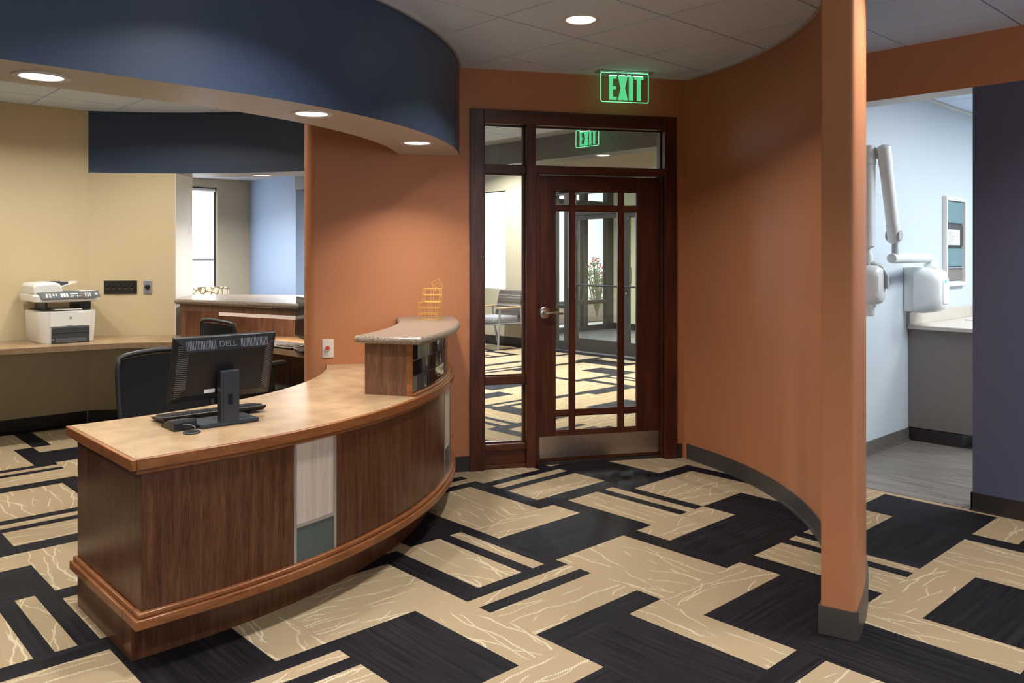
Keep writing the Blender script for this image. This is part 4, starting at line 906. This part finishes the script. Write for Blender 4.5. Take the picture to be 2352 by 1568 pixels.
# ------------------------------------------------------------------ treatment room
cab = thing('base_cabinet', 'grey base cabinet with cream counter and backsplash in the treatment room', 'cabinet', (-2.28, 7.8, 0))
def cb(name, b, m, bev=.002, par=cab): return b.build(name, m, par, None, bev, True)
cb('carcass', MB().box(-2.578, -1.985, 6.645, 9.08, BH+.005, .868), 'cabinet_grey'); cb('toe_base', MB().box(-2.578, -2.19, 6.649, 9.08, 0, BH), 'base_rubber')
cb('countertop', MB().box(-2.578, -1.955, 6.618, 9.09, .8685, .900), 'counter_cream', .004); cb('backsplash', MB().box(-2.579, -2.558, 6.622, 9.09, .9005, 1.0), 'counter_cream')
fc = thing('faucet', 'slim white faucet at the back of the treatment room counter', 'faucet', (-2.49, 8.02, .9006)); MB().tube([(0, 0, 0), (0, 0, .16), (.02, 0, .19), (.08, 0, .19), (.10, 0, .165)], .009, 10).build('spout', 'chrome_grey', fc, 60); MB().lathe([(.022, 0), (.022, .012), (.012, .02)], 16).build('collar', 'chrome_grey', fc, 40)
wt_ = thing('instrument_tray', 'white shallow tray on the cream counter', 'tray', (-2.33, 7.62, .9006)); MB().prism(rrect(.24, .30, .03), .0, .012).build('pan', 'xray_white', wt_, None, .003); MB().prism(rrect(.21, .27, .02), .0122, .018).build('lip', 'paper', wt_)
ni = thing('wall_dispenser', 'tall white framed wall dispenser with teal panels on the pale blue wall', 'dispenser', (-2.5795, 7.595, 1.56))
def nb(name, x0, x1, y0, y1, z0, z1, m, bev=0.0): return MB().box(x0, x1, y0, y1, z0, z1).build(name, m, ni, None, bev)
for y0, y1, z0, z1 in ((-.235, -.206, -.38, .38), (.206, .235, -.38, .38), (-.2055, .2055, .345, .38), (-.2055, .2055, -.38, -.345)): nb('frame', 0, .035, y0, y1, z0, z1, 'offwhite', .003)
nb('backing', 0, .004, -.1995, .1995, -.3345, .3445, 'niche_dark'); nb('panel', .0045, .020, -.195, .195, .16, .34, 'niche_teal'); nb('panel', .0045, .014, -.195, .195, -.04, .135, 'print_dark'); nb('card', .0145, .017, -.19, .12, -.03, .10, 'paper')
nb('panel', .0045, .020, -.195, .195, -.21, -.06, 'niche_teal'); nb('divider', .0045, .026, -.199, .199, -.228, -.218, 'alu'); nb('panel', .0045, .010, -.195, .195, -.33, -.232, 'cabinet_grey')
for k in range(6): nb('card_line', .0171, .0174, -.17, -.02+.02*(k % 3), .075-.016*k, .079-.016*k, 'plate_grey')
xr = thing('dental_xray', 'white wall mounted dental x-ray unit with folded scissor arm', 'x-ray unit', (-2.579, 6.70, 1.18))
def xb(name, b, m='xray_white', sm=50, bev=0.0, par=xr): return b.build(name, m, par, sm, bev, True)
xb('wall_plate', MB().box(-2.5785, -2.50, 6.545, 6.79, 1.01, 1.352), sm=None, bev=.006)
cx_ = MB()
def box_ring(x, w, h, r, cz=1.175): return [(x, 6.665+p[0]*.8, cz+p[1]) for p in rrect(w, h, r, 6)]
cx_.loft([box_ring(-2.4995, .33, .345, .04), box_ring(-2.44, .33, .35, .06), box_ring(-2.37, .31, .33, .09), box_ring(-2.33, .27, .29, .10), box_ring(-2.315, .21, .23, .09)])
ctl = xb('control_box', cx_); 
MB().loft([[(-2.3145, 6.665+p[0]*.8, 1.17+p[1]) for p in rrect(.15, .20, .03)], [(-2.308, 6.665+p[0]*.8, 1.17+p[1]) for p in rrect(.14, .19, .03)]]).build('key_panel', 'paper', ctl, 40, 0, True)
MB().box(-2.3078, -2.305, 6.635, 6.665, 1.235, 1.252).build('display', 'green_led', ctl, None, 0, True)
xb('pivot', MB().lathe([(.05, 0), (.045, .03), (.032, .07)], 20, (-2.42, 6.66, 1.345)))
AX = -2.30; UX, UY = -2.389, 5.50
xb('extension_arm', MB().tube([(-2.43, 6.70, 1.42), (-2.425, 6.66, 1.42), (-2.305, 5.69, 1.42), (-2.30, 5.645, 1.42)], [.026, .034, .034, .032], 18))
xb('elbow_post', MB().lathe([(.022, 0), (.020, .11)], 16, (AX, 5.70, 1.445)), 'xray_grey')
def seg_arm(name, p, q):
    p, q = Vector(p), Vector(q); d = (q-p).normalized(); sx = d.cross(Vector((0, 1, 0))); sx.normalize(); sy = d.cross(sx); sy.normalize()
    def rg(c, s): return [tuple(c+sx*(a*s)+sy*(b*s)) for a, b in rrect(.082, .092, .034, 4)]
    xb('end_cover', MB().loft([rg(p, .55), rg(p+d*.012, .98), rg(p+d*.13, 1.0)]))
    xb(name, MB().loft([rg(p+d*.131, .93), rg(q-d*.131, .93)]))
    xb('end_cover', MB().loft([rg(q-d*.13, 1.0), rg(q-d*.012, .98), rg(q, .55)]))
seg_arm('lower_arm', (AX, 5.70, 1.525), (AX, 5.515, 2.17))
seg_arm('upper_arm', (UX, UY, 2.175), (UX, UY-.01, 1.49))
xb('top_hinge', MB().tube([(AX+.02, 5.53, 2.115), (UX-.02, UY+.01, 2.115)], .034, 16), 'xray_grey'); xb('bottom_hinge', MB().tube([(AX-.045, 5.685, 1.575), (AX+.045, 5.685, 1.575)], .036, 16), 'xray_grey')
xb('head_neck', MB().lathe([(.030, -.02), (.030, .06), (.022, .07), (.022, .14)], 16, (UX, UY-.01, 1.385)))
xb('yoke', MB().tube([(UX, UY-.01, 1.385), (UX+.07, UY+.02, 1.36), (UX+.10, UY+.04, 1.30), (UX+.10, UY+.04, 1.22)], [.03, .022, .016, .014], 10), 'xray_grey')
hdm = MB(); HC = Vector((UX+.015, UY, 1.245))
def hring(dx, s1, s2): return [(HC.x+dx, HC.y+p[0]*s1, HC.z+p[1]*s2) for p in rrect(.185, .27, .08, 6)]
hdm.loft([hring(-.085, .7, .7), hring(-.06, .95, .96), hring(0, 1, 1), hring(.05, .93, .93), hring(.075, .72, .78)])
xb('tube_head', hdm); xb('cone', MB().lathe([(.038, 0), (.040, .02), (.042, .10)], 20, (HC.x-.01, HC.y, HC.z-.21)))

# ------------------------------------------------------------------ waiting room: windows, entrance, seats
w1 = thing('window_1', 'bright window with pale roller shade above the striped waiting chair', 'window', (-10.447, YW, .885), 0, kind='structure')
def wb(name, x0, x1, y0, y1, z0, z1, m, par): return MB().box(x0, x1, y0, y1, z0, z1).build(name, m, par)
for a in ((-.5, -.45, .06, .14, .005, 1.625), (.45, .5, .06, .14, .005, 1.625), (-.45, .45, .06, .14, .005, .05), (-.45, .45, .06, .14, 1.575, 1.625), (-.45, .45, .06, .14, .49, .55)): wb('frame_bar', *a, 'bronze', w1)
wb('pane', -.45, .45, .098, .104, .05, 1.575, 'glass', w1); wb('roller_shade', -.47, .47, .030, .033, .02, 1.56, 'shade_lit', w1)['label'] = 'pale translucent roller shade lit from outside'
wb('shade_rail', -.47, .47, .022, .040, .492, .548, 'paper', w1); wb('hem_bar', -.47, .47, .022, .042, .006, .022, 'offwhite', w1); MB().tube([(-.48, .03, 1.59), (.48, .03, 1.59)], .028, 12).build('shade_roller', 'offwhite', w1, 60)  # bar across the shade stands in for the shadow of the window's crossbar
w2 = thing('window_2', 'tall bright window with pale roller shade seen past the pass-through', 'window', (XW, 5.05, .885), 0, kind='structure')
for a in ((-.14, -.06, -.65, -.60, .005, 1.67), (-.14, -.06, .60, .655, .005, 1.67), (-.14, -.06, -.60, .60, .005, .05), (-.14, -.06, -.60, .60, 1.62, 1.67), (-.14, -.06, -.60, .60, .45, .51)): wb('frame_bar', *a, 'bronze', w2)
wb('pane', -.104, -.098, -.60, .60, .05, 1.62, 'glass', w2); wb('roller_shade', -.033, -.030, -.63, .605, .02, 1.60, 'shade_lit', w2)['label'] = 'pale translucent roller shade lit from outside'
wb('shade_rail', -.040, -.022, -.63, .605, .475, .510, 'plate_grey', w2); wb('hem_bar', -.042, -.022, -.63, .605, .006, .022, 'offwhite', w2); MB().tube([(-.03, -.64, 1.63), (-.03, .62, 1.63)], .028, 12).build('shade_roller', 'offwhite', w2, 60)  # crossbar shadow on the shade is modelled as a grey bar
for k, x in enumerate((3.9, 2.1, .3, -1.5)):
    w_ = copy_tree(w1); w_.name = 'window_%d' % (4+k); w_.location = (3.6, x, .885); w_.rotation_euler = (0, 0, -PI/2)  # unseen windows with glowing shades, added as cool fill for the room
    w_['label'] = ['shaded window at the far right nearest the slate blue wall', 'shaded window at the far right, second from the slate blue wall', 'shaded window at the far right, third from the slate blue wall', 'shaded window at the far right farthest from the slate blue wall'][k]
# storefront entrance (glass pair of doors with sidelight and transom)
d2 = thing('door_2', 'dark bronze glass entrance doors at the far side of the waiting room', 'door', (-7.5, YW, 0), 0, kind='structure')
def sb(name, x0, x1, z0, z1, m='bronze', y0=.04, y1=.15, par=d2): return MB().box(x0, x1, y0, y1, z0, z1).build(name, m, par, None, 0, False)
OX = 7.5
def sx(x): return x+OX
for x0, x1 in ((-8.95, -8.87), (-8.66, -8.505), (-6.52, -6.35)): sb('post', sx(x0), sx(x1), 0, 2.419)
sb('head_bar', sx(-8.505), sx(-6.52), 2.052, 2.15); sb('top_bar', sx(-8.87), sx(-6.52), 2.36, 2.419) if False else sb('top_bar', sx(-8.505), sx(-6.52), 2.37, 2.419)
sb('pane', sx(-8.505), sx(-6.52), 2.15, 2.37, 'glass', .09, .096)
sb('sill_bar', sx(-8.87), sx(-8.66), 0, .14); sb('side_bar', sx(-8.87), sx(-8.66), .63, .685); sb('top_bar', sx(-8.87), sx(-8.66), 2.37, 2.419); sb('pane', sx(-8.87), sx(-8.66), .14, .63, 'glass', .09, .096); sb('pane', sx(-8.87), sx(-8.66), .685, 2.37, 'glass', .09, .096)
for x0, x1 in ((-8.50, -7.515), (-7.505, -6.525)):
    lf = MB().box(sx(x0), sx(x0)+.095, .05, .095, .01, 2.048).build('entrance_leaf', 'bronze', d2)
    def lp(name, a0, a1, z0, z1, m='bronze', y0=.05, y1=.095): return MB().box(a0, a1, y0, y1, z0, z1).build(name, m, lf)
    lp('stile', sx(x1)-.095, sx(x1), .01, 2.048); lp('rail', sx(x0)+.0955, sx(x1)-.0955, .01, .20); lp('rail', sx(x0)+.0955, sx(x1)-.0955, 1.985, 2.048); lp('pane', sx(x0)+.0955, sx(x1)-.0955, .20, 1.985, 'glass', .07, .076)
    MB().tube([(sx(x0)+.03, .045, 1.0), (sx(x0)+.035, .005, 1.0), (sx(x1)-.035, .005, 1.0), (sx(x1)-.03, .045, 1.0)], .013, 8).build('push_bar', 'bronze', lf, 60)
    hx = sx(x1)-.05 if x0 < -8 else sx(x0)+.05
    MB().tube([(hx, .10, 1.02), (hx, .16, 1.03), (hx, .16, 1.27), (hx, .10, 1.28)], .012, 8).build('pull_handle', 'chrome_grey', lf, 60)
    MB().lathe([(.018, 0), (.016, .008)], 14, (0, 0, 0), 0, T(hx, .05, .905) @ Matrix.Rotation(PI/2, 4, 'X')).build('lock_cylinder', 'chrome_grey', lf, 40)
# entrance lobby beyond it
wall('wall_lobby_far', MB().box(-10.7, -5.4, 12.62, 12.8, 0, 3.1), 'plaster', 'cream far wall of the entrance lobby'); wall('wall_lobby_right', MB().box(-5.5, -5.35, 9.35, 12.8, 0, 3.1), 'plaster', 'cream side wall of the entrance lobby')
tag(MB().box(-10.75, -5.35, 9.16, 12.8, -.12, -.001).build('floor_lobby', 'vest_floor'), 'dark grey mat floor of the entrance lobby', 'floor', kind='structure'); tag(MB().box(-10.75, -5.35, 9.35, 12.8, 2.95, 3.1).build('ceiling_lobby', 'offwhite'), 'white ceiling of the entrance lobby', 'ceiling', kind='structure')
bb('baseboard_lobby', MB().box(-10.6, -5.5, 12.61, 12.6195, 0, .12), 'dark base of the entrance lobby wall')
downlight(-7.6, 11.0, 2.95, 260.0, 'round downlight in the entrance lobby ceiling', 0, .10, 'lamp_lens', (1, .98, .96))  # unseen lamp added to lift the dark lobby
w3 = thing('window_3', 'grey framed lobby glazing looking out on the planting bed', 'window', (-10.6, 11.0, 0), 0, kind='structure')
for y0, y1 in ((-1.64, -1.54), (-.70, -.62), (.74, .86), (1.44, 1.62)): MB().box(-.07, .05, y0, y1, 0, 2.95).build('mullion', 'bronze', w3)
for z0, z1 in ((0, .10), (.51, .585), (2.40, 2.50), (2.85, 2.95)): MB().box(-.06, .045, -1.64, 1.62, z0, z1).build('frame_bar', 'bronze', w3)
for y0, y1 in ((-1.54, -.70), (-.62, .74), (.86, 1.44)):
    for z0, z1 in ((.10, .51), (.585, 2.40), (2.5, 2.85)): MB().box(-.004, .004, y0, y1, z0, z1).build('pane', 'glass', w3)
# seats
def lounge(label, loc, rz, bf, sf, h=.90, w=.60, group='waiting room chairs'):
    t = thing('waiting_chair', label, 'chair', loc, rz, group)       # local: faces -y
    MB().loft([[(x, y*.95-.03, .40) for x, y in rrect(w-.08, .52, .06)], [(x, y-.03, .42) for x, y in rrect(w-.06, .54, .06)], [(x, y-.03, .475) for x, y in rrect(w-.06, .54, .06)], [(x*.95, y*.95-.03, .50) for x, y in rrect(w-.06, .54, .06)]]).build('seat', sf, t, 50)
    Mb = T(0, .24, .46) @ Matrix.Rotation(rad(-14), 4, 'X')
    MB().loft([[(x, -.035, z+(h-.46)/2) for x, z in rrect((w-.10)*.98, (h-.46)*.98, .04)], [(x, -.02, z+(h-.46)/2) for x, z in rrect(w-.08, h-.46, .045)], [(x, .02, z+(h-.46)/2) for x, z in rrect(w-.08, h-.46, .045)], [(x, .035, z+(h-.46)/2) for x, z in rrect((w-.10)*.98, (h-.46)*.98, .04)]], M=Mb).build('backrest', bf, t, 50)
    for s_ in (-1, 1):
        X = s_*(w/2+.005)
        fr_ = MB().tube([(X, -.27, .012), (X, -.25, .35), (X, -.235, .625)], .017, 8).build('leg', 'alu', t, 50); MB().tube([(X, .34, .012), (X, .25, .38), (X, .22, .625)], .017, 8).build('leg', 'alu', t, 50)
        MB().tube([(X, -.25, .39), (X, .25, .39)], .014, 8).build('side_rail', 'alu', t, 50)
        MB().box(X-.025, X+.025, -.29, .27, .626, .650).build('arm_cap', 'arm_wood', t, None, .006)
    MB().tube([(-w/2, -.25, .385), (w/2, -.25, .385)], .014, 8).build('front_rail', 'alu', t, 50)
    return t
lounge('waiting chair with brown striped back and silver legs below the shaded window', (-9.62, 8.66, 0), rad(3), 'stripe_fabric', 'seat_grey')
lounge('waiting chair with leaf-patterned back nearer the blue wall, seen over the pass-through', (-12.42, 5.42, 0), rad(90), 'leaf_fabric', 'leaf_fabric', .965, .66)
lounge('waiting chair with leaf-patterned back under the bright narrow window, left of its twin', (-12.50, 4.70, 0), rad(90), 'leaf_fabric', 'leaf_fabric', .955, .62)
# ------------------------------------------------------------------ outside
tag(MB().box(-60, -10.7, -10, 60, -.30, -.12).build('ground', 'concrete'), 'pale concrete ground outside the entrance', 'ground', kind='structure')
tag(MB().box(-11.95, -10.71, 4, 30, -.119, -.01).build('path', 'concrete'), 'bright concrete footpath outside the lobby glazing', 'path', kind='structure')
tag(MB().box(-16.5, -11.96, 4, 30, -.119, .02).build('planting_bed', 'mulch'), 'brown mulch planting bed beyond the footpath', 'planting bed', kind='structure')
def leafquad(b, p, d, L, wd, mi=0):
    d = d.normalized(); s_ = d.cross(Vector((random.uniform(-1, 1), random.uniform(-1, 1), random.uniform(-.4, 1)))); s_.normalize()
    b.add([tuple(p), tuple(p+d*L*.5+s_*wd), tuple(p+d*L), tuple(p+d*L*.5-s_*wd)], [(0, 1, 2, 3)], mi)
def oleander(loc, h, label):
    t = thing('flowering_shrub', label, 'shrub', loc, 0, 'pink flowering shrubs'); st = MB(); lf = MB(); pt = MB()
    for k in range(16):
        a = random.uniform(0, 2*PI); top = Vector((math.cos(a)*random.uniform(.1, .42), math.sin(a)*random.uniform(.1, .42), h*random.uniform(.7, 1.0))); mid = top*.5+Vector((0, 0, .1))
        st.tube([(0, 0, 0), tuple(mid), tuple(top)], [.014, .010, .005], 5)
        for q in range(26):
            f = random.uniform(.12, 1); p = mid*(2*f) if f < .5 else mid.lerp(top, 2*f-1)
            leafquad(lf, p, Vector((random.uniform(-1, 1), random.uniform(-1, 1), random.uniform(.1, .9))), random.uniform(.10, .17), .013)
        if k % 2 == 0:
            for q in range(9): leafquad(pt, top+Vector((random.uniform(-.06, .06), random.uniform(-.06, .06), random.uniform(-.04, .05))), Vector((random.uniform(-1, 1), random.uniform(-1, 1), random.uniform(0, 1))), .06, .024)
    st.build('stems', 'mulch', t); lf.build('foliage', 'leaf', t, kind='stuff'); pt.build('blossoms', 'petal', t, kind='stuff')
def grassclump(loc, h, label):
    t = thing('grass_clump', label, 'ornamental grass', loc, 0, 'ornamental grasses'); b = MB()
    for k in range(90):
        a = random.uniform(0, 2*PI); o = random.uniform(.1, .55); hh = h*random.uniform(.6, 1); p0 = Vector((math.cos(a)*.05, math.sin(a)*.05, 0)); p1 = p0+Vector((math.cos(a)*o*.4, math.sin(a)*o*.4, hh*.7)); p2 = p0+Vector((math.cos(a)*o, math.sin(a)*o, hh*random.uniform(.6, 1))); s_ = Vector((-math.sin(a), math.cos(a), 0))*.006
        b.add([tuple(p0-s_), tuple(p0+s_), tuple(p1+s_), tuple(p1-s_), tuple(p2)], [(0, 1, 2, 3), (3, 2, 4)])
    b.build('blades', 'grass_blade', t, kind='stuff')
oleander((-12.72, 14.62, .02), 1.38, 'tall pink flowering shrub seen through the entrance doors'); oleander((-13.1, 15.95, .02), 1.35, 'lower pink flowering shrub to the right of the tall one'); oleander((-13.9, 13.3, .02), 1.2, 'pink flowering shrub to the left of the tall one')
for k, (x, y) in enumerate([(-12.75, 12.9), (-12.45, 13.75), (-12.35, 15.35), (-14.6, 14.3)]): grassclump((x, y, .02), .75, ['arching grass clump at the left of the planting bed', 'arching grass clump below the tall shrub', 'arching grass clump at the right of the planting bed', 'arching grass clump behind the others'][k])
